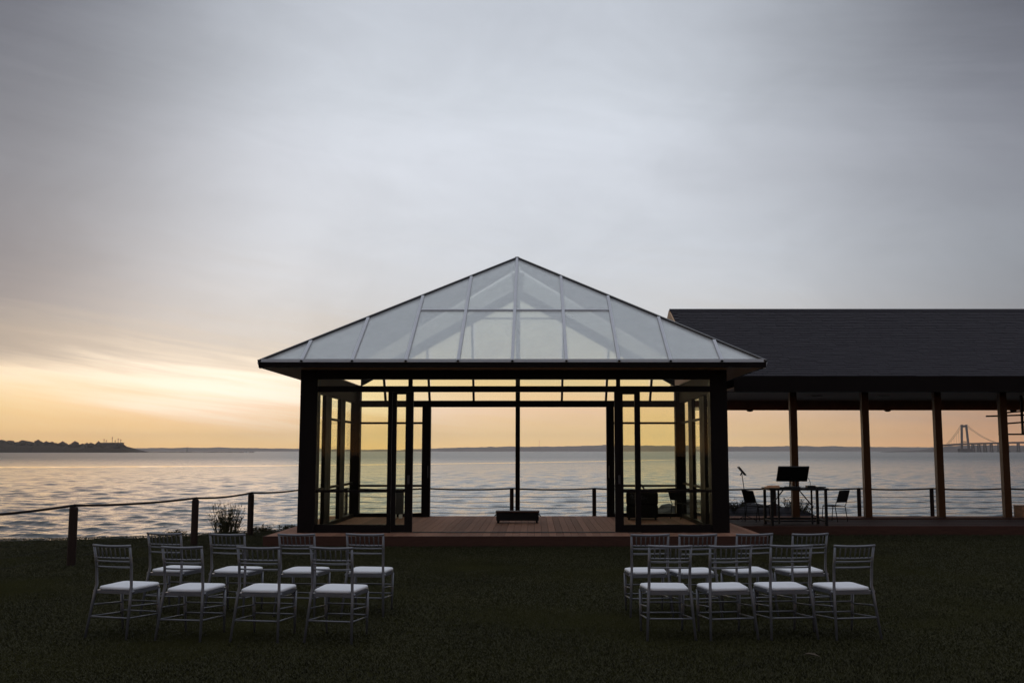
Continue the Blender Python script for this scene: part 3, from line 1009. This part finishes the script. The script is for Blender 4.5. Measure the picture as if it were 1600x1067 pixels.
# shingles, course by course
shg = MB()
slope_len = math.hypot(YRD - YF, ZRD - ZF)
ncourse = 36
rr = random.Random(5)
for c in range(ncourse):
    ya = YF - 0.03 + (YRD - YF) * c / ncourse
    yb_ = YF + (YRD - YF) * (c + 1.12) / ncourse
    x_ = (XGA if ya < YN else XGB) + (0.17 if c % 2 else 0.0) - rr.uniform(0, 0.05)
    first = True
    while x_ < RX1:
        w_ = rr.choice((0.26, 0.31, 0.36))
        xa, xb = max(x_, XGA if ya < YN else XGB), min(x_ + w_ - 0.006, RX1)
        if xb - xa > 0.03:
            tk = rr.uniform(0.008, 0.015)
            dy_ = rr.uniform(-0.012, 0.006)
            a0, a1 = rp(xa, ya + dy_), rp(xb, ya + dy_)
            b0, b1 = rp(xa, yb_), rp(xb, yb_)
            shg.add([a0 + NR * 0.002, a1 + NR * 0.002, a0 + NR * (tk + 0.008), a1 + NR * (tk + 0.008), b1 + NR * 0.009, b0 + NR * 0.009],
                    [(0, 1, 3, 2), (2, 3, 4, 5), (0, 2, 5), (1, 4, 3)])
        x_ += w_
so = shg.build('shingles', 'shingle', shl)
so['kind'] = 'stuff'
MB().prism([Vector((XGB - 0.02, YRD - 0.16, ZRD - 0.04)), Vector((XGB - 0.02, YRD, ZRD + 0.05)), Vector((XGB - 0.02, YRD + 0.16, ZRD - 0.04))], (RX1 - XGB, 0, 0)).build('ridge_cap', 'shingle', shl)
# gable end: pale rake boards and inset wall
MB().prism([rp(XGB - 0.04, YN), rp(XGB - 0.04, YRD), rp(XGB - 0.04, YRD) - Vector((0, 0, 0.24)), rp(XGB - 0.04, YN) - Vector((0, 0, 0.24))], (0.036, 0, 0)).build('rake_board', 'trimwood', shl)
MB().prism([Vector((XGB - 0.04, YRD + 0.01, ZRD)), Vector((XGB - 0.04, 30.4, ZRD - (30.4 - YRD - 0.01) * sl2)), Vector((XGB - 0.04, 30.4, ZRD - 0.24 - (30.4 - YRD) * sl2)), Vector((XGB - 0.04, YRD + 0.01, ZRD - 0.24))], (0.036, 0, 0)).build('rake_board', 'trimwood', shl)
MB().prism([Vector((XGB + 0.25, 25.6, 3.6)), Vector((XGB + 0.25, 30.2, 3.6)), Vector((XGB + 0.25, 30.2, ZRD - 2.2 * sl2)), Vector((XGB + 0.25, YRD, ZRD - 0.3)), Vector((XGB + 0.25, 25.6, 4.3))], (0.04, 0, 0)).build('gable_wall', 'ceiling', shl)
B('fascia', 'bronze', shl, XGA, RX1, YF - 0.06, YF - 0.035, 3.125, 3.485)
B('front_beam', 'bronze', shl, XGA + 0.02, RX1, 24.32, 24.46, 3.202, 3.56)
B('ceiling', 'ceiling', shl, XGA + 0.02, RX1, 24.462, 28.9, 3.215, 3.25)
B('ceiling', 'ceiling', shl, XGA + 0.02, RX1, YF - 0.03, 24.318, 3.215, 3.25)
B('rear_beam', 'ceiling', shl, XGA + 0.02, RX1, 28.9, 29.05, 2.950, 3.40)
for xx in (7.35, 9.1):
    lf = B('ceiling_light', 'dim_lamp', shl, xx - 0.14, xx + 0.14, 25.9, 25.96, 3.192, 3.213)
for xx in (5.35, 13.0, 9.35):
    MB().blob((xx + 0.9, 28.97, 2.94), (0.10, 0.06, 0.035), 2, 0.0).build('lamp', 'bronze', shl, smooth=True)
# hanging metal frame at the right end, behind the last post
hf = empty('hanging_frame', (11.88, 25.6, 0), label='dark metal frame with a chain hanging from the shelter ceiling beside the last post', cat='metal frame')
for pts in (((0.14, 0, 3.2), (0.14, 0, 2.21)), ((0.62, 0, 3.2), (0.62, 0, 2.21))):
    MB().bar(*pts, 0.05, 0.05, up=(0, 1, 0)).build('upright', 'black', hf)
for pts in (((-0.30, 0, 2.66), (0.95, 0, 2.70)), ((0.10, 0, 2.74), (0.95, 0, 2.82)), ((0.16, 0, 2.47), (0.95, 0, 2.53)), ((0.0, 0, 2.20), (0.95, 0, 2.20))):
    MB().bar(*pts, 0.045, 0.04).build('crossbar', 'black', hf)
ch = MB()
for i in range(16):
    z_ = 2.76 - i * 0.035
    ch.bar((0.02 + 0.02 * (i % 2), 0.0, z_), (0.05 - 0.03 * (i % 2), 0.02 * (i % 2), z_ - 0.04), 0.02, 0.02)
ch.build('chain', 'black', hf)

# ================================================================== rope fences
def rope_pts(a, b, sag, n_=10):
    a, b = Vector(a), Vector(b)
    return [a.lerp(b, i / n_) - Vector((0, 0, sag * 4 * (i / n_) * (1 - i / n_))) for i in range(n_ + 1)]


def fpost(parent, x, y, z0_, zt, r):
    m_ = MB()
    m_.tube([(x, y, z0_), (x, y, zt - 0.03), (x, y, zt - 0.005), (x, y, zt)], [r, r, r * 0.85, r * 0.55], 12)
    return m_.build('post', 'fencewood', parent, smooth=False)


fl = empty('rope_fence', (0, 0, 0), label='rope fence with thick round posts along the lawn edge', cat='fence', group='rope fences by the water')
LP = [(-7.85, 12.6, 0.90), (-7.30, 15.96, 0.90), (-6.50, 19.29, 0.86), (-6.11, 21.68, 0.86), (-5.62, 25.02, 0.83)]
for i, (x_, y_, zt) in enumerate(LP):
    fpost(fl, x_, y_, -0.4 if i == 4 else -0.05, zt, 0.066)
    MB().tube([(x_, y_, zt), (x_ + 0.02, y_, zt + 0.035), (x_ + 0.035, y_, zt + 0.01)], 0.014, 6).build('eye_bolt', 'rope', fl)
for a, b in zip(LP, LP[1:]):
    MB().tube(rope_pts((a[0], a[1], a[2] + 0.02), (b[0], b[1], b[2] + 0.02), 0.035), 0.019, 8).build('rope', 'rope', fl, smooth=True)
    for k in range(5):
        h_ = 0.12 + k * 0.15
        MB().tube(rope_pts((a[0] - 0.05, a[1], h_), (b[0] - 0.05, b[1], h_), 0.012, 5), 0.0022, 4).build('wire', 'wire', fl)
fr_ = empty('rope_fence', (0, 0, 0), label='low rope fence with slim posts along the back edge of the deck', cat='fence', group='rope fences by the water')
RP = [-5.62, -4.72, -2.66, -0.575, 1.485, 3.54, 5.98, 8.10, 9.92, 11.75, 13.6, 15.4, 17.2]
for x_ in RP[1:]:
    fpost(fr_, x_, 25.15, -0.6, 0.84, 0.05)
for a, b in zip(RP, RP[1:]):
    MB().tube(rope_pts((a, 25.10, 0.845), (b, 25.10, 0.845), 0.03), 0.019, 8).build('rope', 'rope', fr_, smooth=True)
    for k in range(4):
        h_ = 0.25 + k * 0.135
        MB().tube(rope_pts((a, 25.2, h_), (b, 25.2, h_), 0.03, 8), 0.006, 4).build('wire', 'wire', fr_)

# ================================================================== ceremony chairs
def make_chair():
    root = empty('chair')
    rl = []
    # rear legs run on into the back posts
    for sx in (-1, 1):
        MB().tube([(sx * 0.232, -0.30, 0), (sx * 0.205, -0.222, 0.42), (sx * 0.197, -0.207, 0.50), (sx * 0.199, -0.222, 0.70), (sx * 0.203, -0.262, 0.885)],
                  [0.0125, 0.0155, 0.0145, 0.0135, 0.012], 8).build('rear_leg', 'chair', root, smooth=True)
        MB().tube([(sx * 0.205, 0.215, 0), (sx * 0.212, 0.20, 0.2), (sx * 0.215, 0.19, 0.42)], [0.010, 0.0145, 0.0165], 8).build('front_leg', 'chair', root, smooth=True)
        MB().blob((sx * 0.214, -0.205, 0.437), (0.021, 0.021, 0.019), 1, 0).build('corner_knob', 'chair', root, smooth=True)

    def back_x(z):
        return 0.197 + (z - 0.5) * 0.015

    def back_y(z):
        return float(np.interp(z, [0.5, 0.7, 0.885], [-0.207, -0.222, -0.262]))

    def rail(z, r, over, bow, nm):
        pts = []
        for i in range(9):
            k = -1 + i / 4
            pts.append((k * (back_x(z) + over), back_y(z) - bow * (1 - k * k), z - (0.006 * (1 - k * k) if over else 0)))
        MB().tube(pts, r, 8).build(nm, 'chair', root, smooth=True)
    rail(0.880, 0.0125, 0.012, 0.030, 'top_rail')
    for z in (0.760, 0.727, 0.672):
        rail(z, 0.0085, 0.0, 0.026, 'back_rail')
    spm = []
    for i in range(7):
        k = -0.75 + i * 0.25
        z0_, z1_ = 0.763, 0.872
        p0 = Vector((k * back_x(z0_), back_y(z0_) - 0.026 * (1 - k * k), z0_))
        p1 = Vector((k * back_x(z1_), back_y(z1_) - 0.030 * (1 - k * k), z1_))
        MB().tube([p0, p0.lerp(p1, 0.3), p0.lerp(p1, 0.5), p0.lerp(p1, 0.7), p1], [0.0055, 0.0062, 0.0085, 0.0062, 0.0055], 6).build('spindle', 'chair', root, smooth=True)
    # seat frame and cushion
    def outline(w_back, w_front, y0_, y1_, rnd, n_=5):
        pts = []
        for cx_, cy_, a0 in ((w_front - rnd, y1_ - rnd, 0), (-(w_front - rnd), y1_ - rnd, 90), (-(w_back - rnd), y0_ + rnd, 180), (w_back - rnd, y0_ + rnd, 270)):
            for i in range(n_ + 1):
                a = R(a0 + 90 * i / n_)
                pts.append((cx_ + rnd * math.cos(a), cy_ + rnd * math.sin(a)))
        return pts
    ol = outline(0.205, 0.225, -0.215, 0.215, 0.03)
    MB().prism([(a, b, 0.415) for a, b in ol], (0, 0, 0.03)).build('seat_frame', 'chair', root)
    cm = MB()
    n_ = len(ol)
    rings = [(0.97, 0.447), (1.0, 0.457), (1.0, 0.470), (0.965, 0.478), (0.85, 0.483), (0.5, 0.486)]
    for s_, z in rings:
        for a, b in outline(0.196, 0.222, -0.200, 0.222, 0.05):
            cm.v.append((a * s_, 0.01 + (b - 0.01) * s_, z + 0.003 * mnoise.noise(Vector((a * 9, b * 9, z)))))
    for r_ in range(len(rings) - 1):
        for k in range(n_):
            cm.f.append((r_ * n_ + k, r_ * n_ + (k + 1) % n_, (r_ + 1) * n_ + (k + 1) % n_, (r_ + 1) * n_ + k))
    cm.f.append(tuple(range(n_))[::-1])
    cm.f.append(tuple((len(rings) - 1) * n_ + k for k in range(n_)))
    cm.build('seat_cushion', 'cushion', root, smooth=True)

    def rlx(z):
        return float(np.interp(z, [0, 0.42], [0.232, 0.205])), float(np.interp(z, [0, 0.42], [-0.30, -0.222]))

    def flx(z):
        return float(np.interp(z, [0, 0.2, 0.42], [0.205, 0.212, 0.215])), float(np.interp(z, [0, 0.2, 0.42], [0.215, 0.2, 0.19]))
    x1, y1 = rlx(0.20)
    MB().tube([(-x1, y1, 0.20), (x1, y1, 0.20)], 0.0085, 8).build('stretcher', 'chair', root, smooth=True)
    for z in (0.19, 0.29):
        x1, y1 = flx(z)
        MB().tube([(-x1, y1, z), (x1, y1, z)], 0.008, 8).build('stretcher', 'chair', root, smooth=True)
    for sx in (-1, 1):
        for za, zb in ((0.20, 0.17), (0.31, 0.27)):
            x1, y1 = rlx(za)
            x2, y2 = flx(zb)
            MB().tube([(sx * x1, y1, za), (sx * x2, y2, zb)], 0.008, 8).build('stretcher', 'chair', root, smooth=True)
    return root


K2 = 11.36 / 11.54
spots = [
    (-4.101 * K2 - 0.02, 11.663 * K2, 13, 'silver chair beside the second fence post, outermost of the left block'),
    (-3.395 * K2, 11.575 * K2, 11, 'silver chair in the left block whose back hides the foot of the grass clump'),
    (-2.61 * K2, 11.533 * K2, 8, 'silver chair in the left block before the deck corner, second from the aisle'),
    (-1.877 * K2, 11.535 * K2, 6, 'silver chair on the aisle end of the left block, in the row nearer the pavilion'),
    (1.268 * K2, 11.482 * K2, -4, 'silver chair on the aisle end of the right block, in the row nearer the pavilion'),
    (1.787 * K2, 11.447 * K2, -6, 'silver chair in the right block, second from the aisle in the row nearer the pavilion'),
    (2.407 * K2, 11.532 * K2, -10, 'silver chair in the right block, third from the aisle in the row nearer the pavilion'),
    (3.031 * K2, 11.574 * K2, -12, 'silver chair in the right block, farthest from the aisle in the row nearer the pavilion'),
    (-4.034, 10.081, 16, 'most turned silver chair, at the outer end of the near row in the left block'),
    (-3.317, 9.939, 12, 'silver chair in the near row of the left block, third from the aisle'),
    (-2.603, 9.895, 8, 'silver chair in the near row of the left block, second from the aisle'),
    (-1.891, 9.864, 8, 'silver chair on the aisle end of the near row in the left block'),
    (1.278, 9.976, -5, 'silver chair on the aisle end of the near row in the right block'),
    (1.863, 9.991, -6, 'silver chair in the near row of the right block, second from the aisle'),
    (2.439, 10.038, -9, 'silver chair in the near row of the right block, third from the aisle'),
    (3.029, 10.02, -12, 'silver chair at the outer end of the near row in the right block'),
]
proto = make_chair()
for i, (x_, y_, a, lb) in enumerate(spots):
    kw = dict(label=lb, cat='chair', group='silver ceremony chairs with white cushions')
    if i == 0:
        proto.location = (x_, y_, -0.012)
        proto.rotation_euler = (0, 0, R(-a))
        tag(proto, **kw)
    else:
        c_ = copy_tree(proto, (x_, y_, -0.012), R(-a + random.uniform(-1.6, 1.6)), **kw)
        c_.rotation_euler[0] = R(random.uniform(-0.6, 0.6))
        c_.rotation_euler[1] = R(random.uniform(-0.6, 0.6))

# ================================================================== furniture on the decks
# low black bench with brown top inside the pavilion
bn = empty('low_bench', (-0.385, 22.62, DZ), label='low black box bench with a brown top on the pavilion deck', cat='bench')
MB().box(-0.475, 0.475, -0.16, 0.16, 0.055, 0.225).build('body', 'black', bn, bevel=0.012)
MB().box(-0.49, 0.49, -0.175, 0.175, 0.228, 0.262).build('top', 'woodedge', bn, bevel=0.008)
for sx in (-1, 1):
    for sy in (-1, 1):
        MB().tube([(sx * 0.43, sy * 0.11, 0.003), (sx * 0.43, sy * 0.11, 0.054)], [0.022, 0.028], 8).build('foot', 'black', bn)
    MB().tube([(sx * 0.478, -0.06, 0.19), (sx * 0.51, -0.05, 0.15), (sx * 0.51, 0.05, 0.15), (sx * 0.478, 0.06, 0.19)], 0.011, 6).build('handle', 'black', bn, smooth=True)
# wicker armchair seen from behind
wc = empty('wicker_armchair', (2.53, 23.75, DZ), rz=R(-6), label='bulky dark wicker armchair behind the glass right of the opening', cat='armchair')
MB().box(-0.37, 0.37, -0.32, 0.36, 0.05, 0.34).build('seat_base', 'wicker', wc, bevel=0.04)
MB().box(-0.37, 0.37, -0.36, -0.20, 0.342, 0.655).build('backrest', 'wicker', wc, bevel=0.05)
for sx in (-1, 1):
    MB().box(min(sx * 0.23, sx * 0.37), max(sx * 0.23, sx * 0.37), -0.196, 0.36, 0.342, 0.56).build('arm', 'wicker', wc, bevel=0.04)
    for sy in (-0.27, 0.30):
        MB().tube([(sx * 0.31, sy, 0.003), (sx * 0.31, sy, 0.06)], 0.02, 6).build('foot', 'black', wc)
MB().box(-0.22, 0.22, -0.19, 0.33, 0.345, 0.45).build('seat_cushion', 'blackfab', wc, bevel=0.03)
st_ = MB()
st_.tube([(0.04, -0.29, 0.65), (0.0, -0.28, 0.80), (-0.06, -0.27, 0.83), (-0.02, -0.26, 0.76), (0.09, -0.25, 0.655)], 0.012, 6)
tag(st_.build('bag_strap', 'black', None, smooth=True), 'black looped strap lying over the back of the wicker armchair', 'strap')
bpy.data.objects['bag_strap'].location = (2.53, 23.75, DZ)


def sling_chair():
    r_ = empty('sling_chair')
    for sx in (-1, 1):
        MB().tube([(sx * 0.23, -0.27, 0), (sx * 0.23, -0.20, 0.42)], 0.012, 6).build('leg', 'black', r_)
        MB().tube([(sx * 0.23, 0.25, 0), (sx * 0.23, 0.20, 0.42)], 0.012, 6).build('leg', 'black', r_)
        MB().tube([(sx * 0.235, 0.21, 0.43), (sx * 0.235, -0.20, 0.43), (sx * 0.235, -0.27, 0.60), (sx * 0.23, -0.36, 0.88)], 0.012, 6).build('side_frame', 'black', r_, smooth=True)
    MB().prism([(-0.222, 0.21, 0.435), (-0.222, -0.19, 0.425), (0.222, -0.19, 0.425), (0.222, 0.21, 0.435)], (0, 0, 0.016)).build('seat', 'blackfab', r_)
    MB().prism([(-0.222, -0.245, 0.545), (0.222, -0.245, 0.545), (0.222, -0.36, 0.885), (-0.222, -0.36, 0.885)], (0, -0.016, 0)).build('backrest', 'blackfab', r_)
    return r_


s0 = sling_chair()
s0.location = (5.08, 22.95, DZ)
s0.rotation_euler = (0, 0, R(-62))
s0.scale = (0.82, 0.82, 0.80)
tag(s0, 'black sling chair drawn up to the side of the table nearer the pavilion', 'chair', 'black sling chairs')
copy_tree(s0, (6.86, 23.1, DZ), R(38), label='black sling chair at the end of the table away from the pavilion', cat='chair', group='black sling chairs')
copy_tree(s0, (3.52, 24.0, DZ), R(-58), label='black sling chair inside the glass pavilion beside the wicker armchair', cat='chair', group='black sling chairs')
# grey heater panel behind the left door
ht = empty('panel_heater', (-3.27, 24.05, DZ), label='grey ribbed upright panel on small white feet behind the left door', cat='heater')
MB().box(-0.14, 0.14, -0.04, 0.04, 0.10, 0.64).build('body', 'greypanel', ht, bevel=0.01)
for i in range(7):
    MB().box(-0.125 + i * 0.037, -0.103 + i * 0.037, -0.056, -0.042, 0.14, 0.60).build('rib', 'greypanel', ht)
for sx in (-0.07, 0.07):
    MB().box(sx - 0.035, sx + 0.035, -0.08, 0.08, 0.004, 0.095).build('foot', 'whiteplastic', ht, bevel=0.01)

# tall table
tb = empty('tall_table', (5.67, 21.95, DZ), label='tall black table with slim crossed braces under the shelter', cat='table')
MB().box(-0.64, 0.64, -0.38, 0.38, 0.755, 0.80).build('tabletop', 'black', tb, bevel=0.006)
for sx in (-1, 1):
    for sy in (-1, 1):
        MB().box(sx * 0.58 - 0.027, sx * 0.58 + 0.027, sy * 0.33 - 0.027, sy * 0.33 + 0.027, 0.003, 0.754).build('leg', 'black', tb)
    MB().bar((sx * 0.58, -0.29, 0.10), (sx * 0.58, 0.29, 0.10), 0.04, 0.04).build('stretcher', 'black', tb)
MB().bar((-0.54, 0.33, 0.12), (0.54, 0.33, 0.12), 0.04, 0.04).build('stretcher', 'black', tb)
MB().bar((-0.54, 0.33, 0.06), (0.54, 0.33, 0.06), 0.03, 0.03).build('stretcher', 'black', tb)
for sx in (-1, 1):
    MB().bar((sx * 0.48, 0.30, 0.36), (sx * 0.17, 0.30, 0.745), 0.022, 0.022).build('brace', 'black', tb)
    MB().bar((sx * 0.36, -0.02, 0.02), (sx * 0.36, -0.02, 0.75), 0.034, 0.034, up=(0, 1, 0)).build('inner_leg', 'black', tb)
TT = DZ + 0.80
# monitor
mo = empty('monitor', (5.66, 21.98, TT - 0.0), label='wide black monitor seen from behind, tilted back on its stand, on the tall table', cat='monitor')
scr = MB().box(-0.335, 0.335, -0.018, 0.018, -0.215, 0.215).build('screen', 'screen', mo, bevel=0.006)
scr.location = (-0.02, -0.02, 0.30)
scr.rotation_euler = (R(42), R(0), R(-3))
MB().bar((-0.06, 0.10, 0.02), (-0.06, 0.03, 0.30), 0.025, 0.03, up=(0, 1, 0)).build('stand_leg', 'screen', mo)
MB().bar((0.08, 0.10, 0.02), (0.05, 0.03, 0.30), 0.025, 0.03, up=(0, 1, 0)).build('stand_leg', 'screen', mo)
MB().box(-0.16, 0.15, 0.0, 0.19, 0.0, 0.025).build('base', 'screen', mo, bevel=0.004)
lp = MB().box(-0.09, 0.09, -0.09, 0.09, 0, 0.05).build('control_box', 'screen', None, bevel=0.006)
lp.location = (5.99, 21.84, TT + 0.003)
tag(lp, 'small black control box on the table right of the monitor', 'control box')
pp = MB().box(-0.10, 0.10, -0.10, 0.10, 0, 0.02).build('black_folder', 'blackfab', None)
pp.location = (6.20, 21.9, TT + 0.003)
pp.rotation_euler = (0, 0, 0.3)
tag(pp, 'flat black folder near the end of the table away from the pavilion', 'folder')
gk = empty('desk_microphone', (6.04, 22.05, TT + 0.003), label='thin gooseneck microphone standing on the tall table', cat='microphone')
MB().tube([(0, 0, 0), (0, 0, 0.02)], 0.04, 10).build('base', 'screen', gk)
MB().tube([(0, 0, 0.021), (0.005, 0, 0.10), (-0.02, 0, 0.17), (-0.07, 0, 0.25)], 0.006, 6).build('gooseneck', 'screen', gk, smooth=True)
MB().tube([(-0.071, 0, 0.251), (-0.085, 0, 0.275)], 0.012, 8).build('head', 'screen', gk)
pc = MB()
pc.prism([(-0.20, -0.12, 0.0), (0.16, -0.10, 0.0), (0.16, 0.12, 0.0), (-0.12, 0.12, 0.0)], (0, 0, 0.028))
pc.prism([(-0.13, -0.06, 0.029), (0.14, -0.08, 0.029), (0.12, 0.08, 0.029), (-0.08, 0.09, 0.029)], (0.01, 0, 0.022))
po = pc.build('folded_cloth', 'peach', None, bevel=0.006)
po.location = (5.14, 21.78, TT + 0.003)
tag(po, 'tan folded cloth hanging over the table corner nearer the pavilion', 'cloth')
kb = MB().box(-0.22, 0.22, -0.07, 0.07, 0, 0.022).build('keyboard', 'screen', None, bevel=0.004)
kb.location = (5.50, 21.72, TT + 0.003)
tag(kb, 'flat black keyboard in front of the monitor', 'keyboard')
# tablet on a slim stand
ts = empty('tablet_stand', (4.86, 23.3, DZ), label='thin stand holding a tilted black tablet behind the left sling chair', cat='stand')
MB().tube([(0, 0, 0.01), (0, 0, 0.55), (-0.02, 0, 0.80), (-0.06, 0, 1.10)], 0.009, 6).build('pole', 'black', ts, smooth=True)
for a in (0, 120, 240):
    MB().tube([(0, 0, 0.12), (0.26 * math.cos(R(a)), 0.26 * math.sin(R(a)), 0.005)], 0.008, 6).build('leg', 'black', ts)
tbm = MB().box(-0.012, 0.012, -0.11, 0.11, -0.125, 0.125).build('tablet', 'screen', ts, bevel=0.004)
tbm.location = (-0.055, 0, 1.135)
tbm.rotation_euler = (0, R(-40), 0)
MB().bar((-0.09, 0, 1.03), (-0.06, 0, 1.10), 0.02, 0.02).build('clamp', 'black', ts)
# wooden box by the fence at the right
wb_ = empty('wooden_crate', (12.15, 24.62, DZ), label='square brown wooden crate on the deck by the rope fence', cat='crate')
for i in range(3):
    for sy in (-1, 1):
        MB().box(-0.35, 0.35, sy * 0.2 - 0.012, sy * 0.2 + 0.012, 0.005 + i * 0.083, 0.084 + i * 0.083).build('slat', 'boxwood', wb_)
    for sx in (-1, 1):
        MB().box(sx * 0.337 - 0.012, sx * 0.337 + 0.012, -0.187, 0.187, 0.005 + i * 0.083, 0.084 + i * 0.083).build('slat', 'boxwood', wb_)
MB().box(-0.324, 0.324, -0.187, 0.187, 0.004, 0.02).build('base', 'boxwood', wb_)
MB().box(-0.36, 0.36, -0.22, 0.22, 0.255, 0.275).build('lid', 'boxwood', wb_)

# ================================================================== rocks and plants behind the deck
rr = random.Random(9)
for i in range(22):
    x_ = 3.6 + i * 0.19 + rr.uniform(-0.12, 0.12)
    y_ = 27.3 + rr.uniform(-0.9, 1.3)
    s_ = rr.uniform(0.34, 0.62)
    top = np.interp(x_, [3.4, 4.4, 6.0, 7.4, 8.7], [0.25, 0.46, 0.40, 0.22, -0.3]) + rr.uniform(-0.2, 0.05)
    rk = MB().blob((0, 0, 0), (s_ * 1.25, s_ * 1.1, s_ * 0.8), 2, 0.45, 1.1, i * 2.7).build('boulder', 'rock', None)
    rk.location = (x_, y_, top - s_ * 0.8)
    rk.rotation_euler = (0, 0, rr.uniform(0, 6))
    tag(rk, 'dark boulder in the shore mound behind the table and rope fence', 'boulder', 'boulders of the shore mound')
mdv = MB().blob((0, 0, 0), (2.7, 1.8, 2.2), 3, 0.15, 1.2, 4.4).build('shore_mound', 'rock', None)
mdv.location = (5.5, 28.2, -2.15)
tag(mdv, 'dark earth mound under the boulders behind the deck', kind='structure')


def twig_plant(name, loc, n_, h_, spread, lb, seed, cat='plant', leafy=0.0):
    q = random.Random(seed)
    rt = empty(name, loc, label=lb, cat=cat)
    m_ = MB()
    lf = MB()
    for i in range(n_):
        a = q.uniform(0, 6.28)
        r0 = q.uniform(0, spread * 0.45)
        hh = h_ * q.uniform(0.35, 1.0) * (1 - 0.35 * r0 / spread)
        b0 = Vector((math.cos(a) * r0, math.sin(a) * r0 * 0.6, 0))
        out = Vector((math.cos(a) * spread * q.uniform(0.1, 0.6), math.sin(a) * spread * 0.4 * q.uniform(0, 0.5), 0))
        pts = [b0, b0 + out * 0.3 + Vector((0, 0, hh * 0.5)), b0 + out * 0.8 + Vector((0, 0, hh))]
        m_.tube(pts, [0.006, 0.004, 0.002], 4, cap=False)
        for k in range(q.randint(2, 7)):
            t_ = q.uniform(0.25, 1.0)
            p = pts[0].lerp(pts[1], t_ * 2) if t_ < 0.5 else pts[1].lerp(pts[2], t_ * 2 - 1)
            d_ = Vector((q.uniform(-1, 1), q.uniform(-1, 1), q.uniform(0.1, 1.1))).normalized()
            L = q.uniform(0.03, 0.085)
            s_ = d_.cross(Vector((q.uniform(-1, 1), q.uniform(-1, 1), q.uniform(-1, 1)))).normalized() * L * 0.17
            lf.add([p, p + d_ * L * 0.5 + s_, p + d_ * L, p + d_ * L * 0.5 - s_], [(0, 1, 2), (0, 2, 3)])
    m_.build('stem', 'stem', rt)
    fo = lf.build('leaves', 'stem', rt)
    fo['kind'] = 'stuff'
    return rt


twig_plant('grass_clump', (-6.82, 22.35, -0.05), 135, 0.78, 0.56, 'tall spiky grass clump on the bank between two fence posts', 1)
twig_plant('weed_clump', (-6.15, 22.7, -0.06), 55, 0.20, 0.45, 'low weeds on the bank at the foot of the third fence post', 2)
twig_plant('weed_clump', (-7.75, 21.75, -0.05), 40, 0.15, 0.45, 'low weeds on the bank behind the second fence post', 3)
twig_plant('weed_clump', (-5.65, 23.3, -0.06), 50, 0.16, 0.5, 'short weeds by the deck corner at the lawn edge', 6)
twig_plant('shrub', (6.9, 26.6, 0.1), 120, 0.5, 0.75, 'bare twiggy shrub on the shore mound behind the table', 4)
twig_plant('shrub', (5.4, 26.7, 0.2), 60, 0.35, 0.7, 'sparse low shrub on the shore mound nearer the pavilion', 5)
# dry leaf on the grass
lfm = MB()
lfm.add([(0, -0.07, 0.0), (0.035, -0.02, 0.016), (0.03, 0.03, 0.02), (0, 0.075, 0.004), (-0.03, 0.03, 0.018), (-0.036, -0.02, 0.014), (0, 0, 0.004)],
        [(0, 1, 6), (1, 2, 6), (2, 3, 6), (3, 4, 6), (4, 5, 6), (5, 0, 6)])
lo = lfm.build('dry_leaf', 'leaf', None)
lo.location = (2.38, 8.77, 0.036)
lo.rotation_euler = (0.1, 0, 1.4)
tag(lo, 'curled dry brown leaf lying on the lawn before the right block of chairs', 'leaf')

# ================================================================== evening air over the bay
hz_m = bpy.data.materials.new('evening_haze')
hz_m.use_nodes = True
hz_m.node_tree.nodes.clear()
T = NT(hz_m.node_tree)
pv = T.n('ShaderNodeVolumePrincipled')
pv.inputs['Color'].default_value = (0.95, 0.90, 0.90, 1)
pv.inputs['Density'].default_value = 0.00008
pv.inputs['Anisotropy'].default_value = 0.62
ho = T.n('ShaderNodeOutputMaterial')
T.l(pv.outputs[0], ho.inputs['Volume'])
M['haze'] = hz_m
HAZE = True
if HAZE:
    hb = MB().box(-8800, 8800, -320, 8800, -8.0, 140.0).build('haze', 'haze', None)
    tag(hb, 'thin evening haze over the bay', kind='stuff')
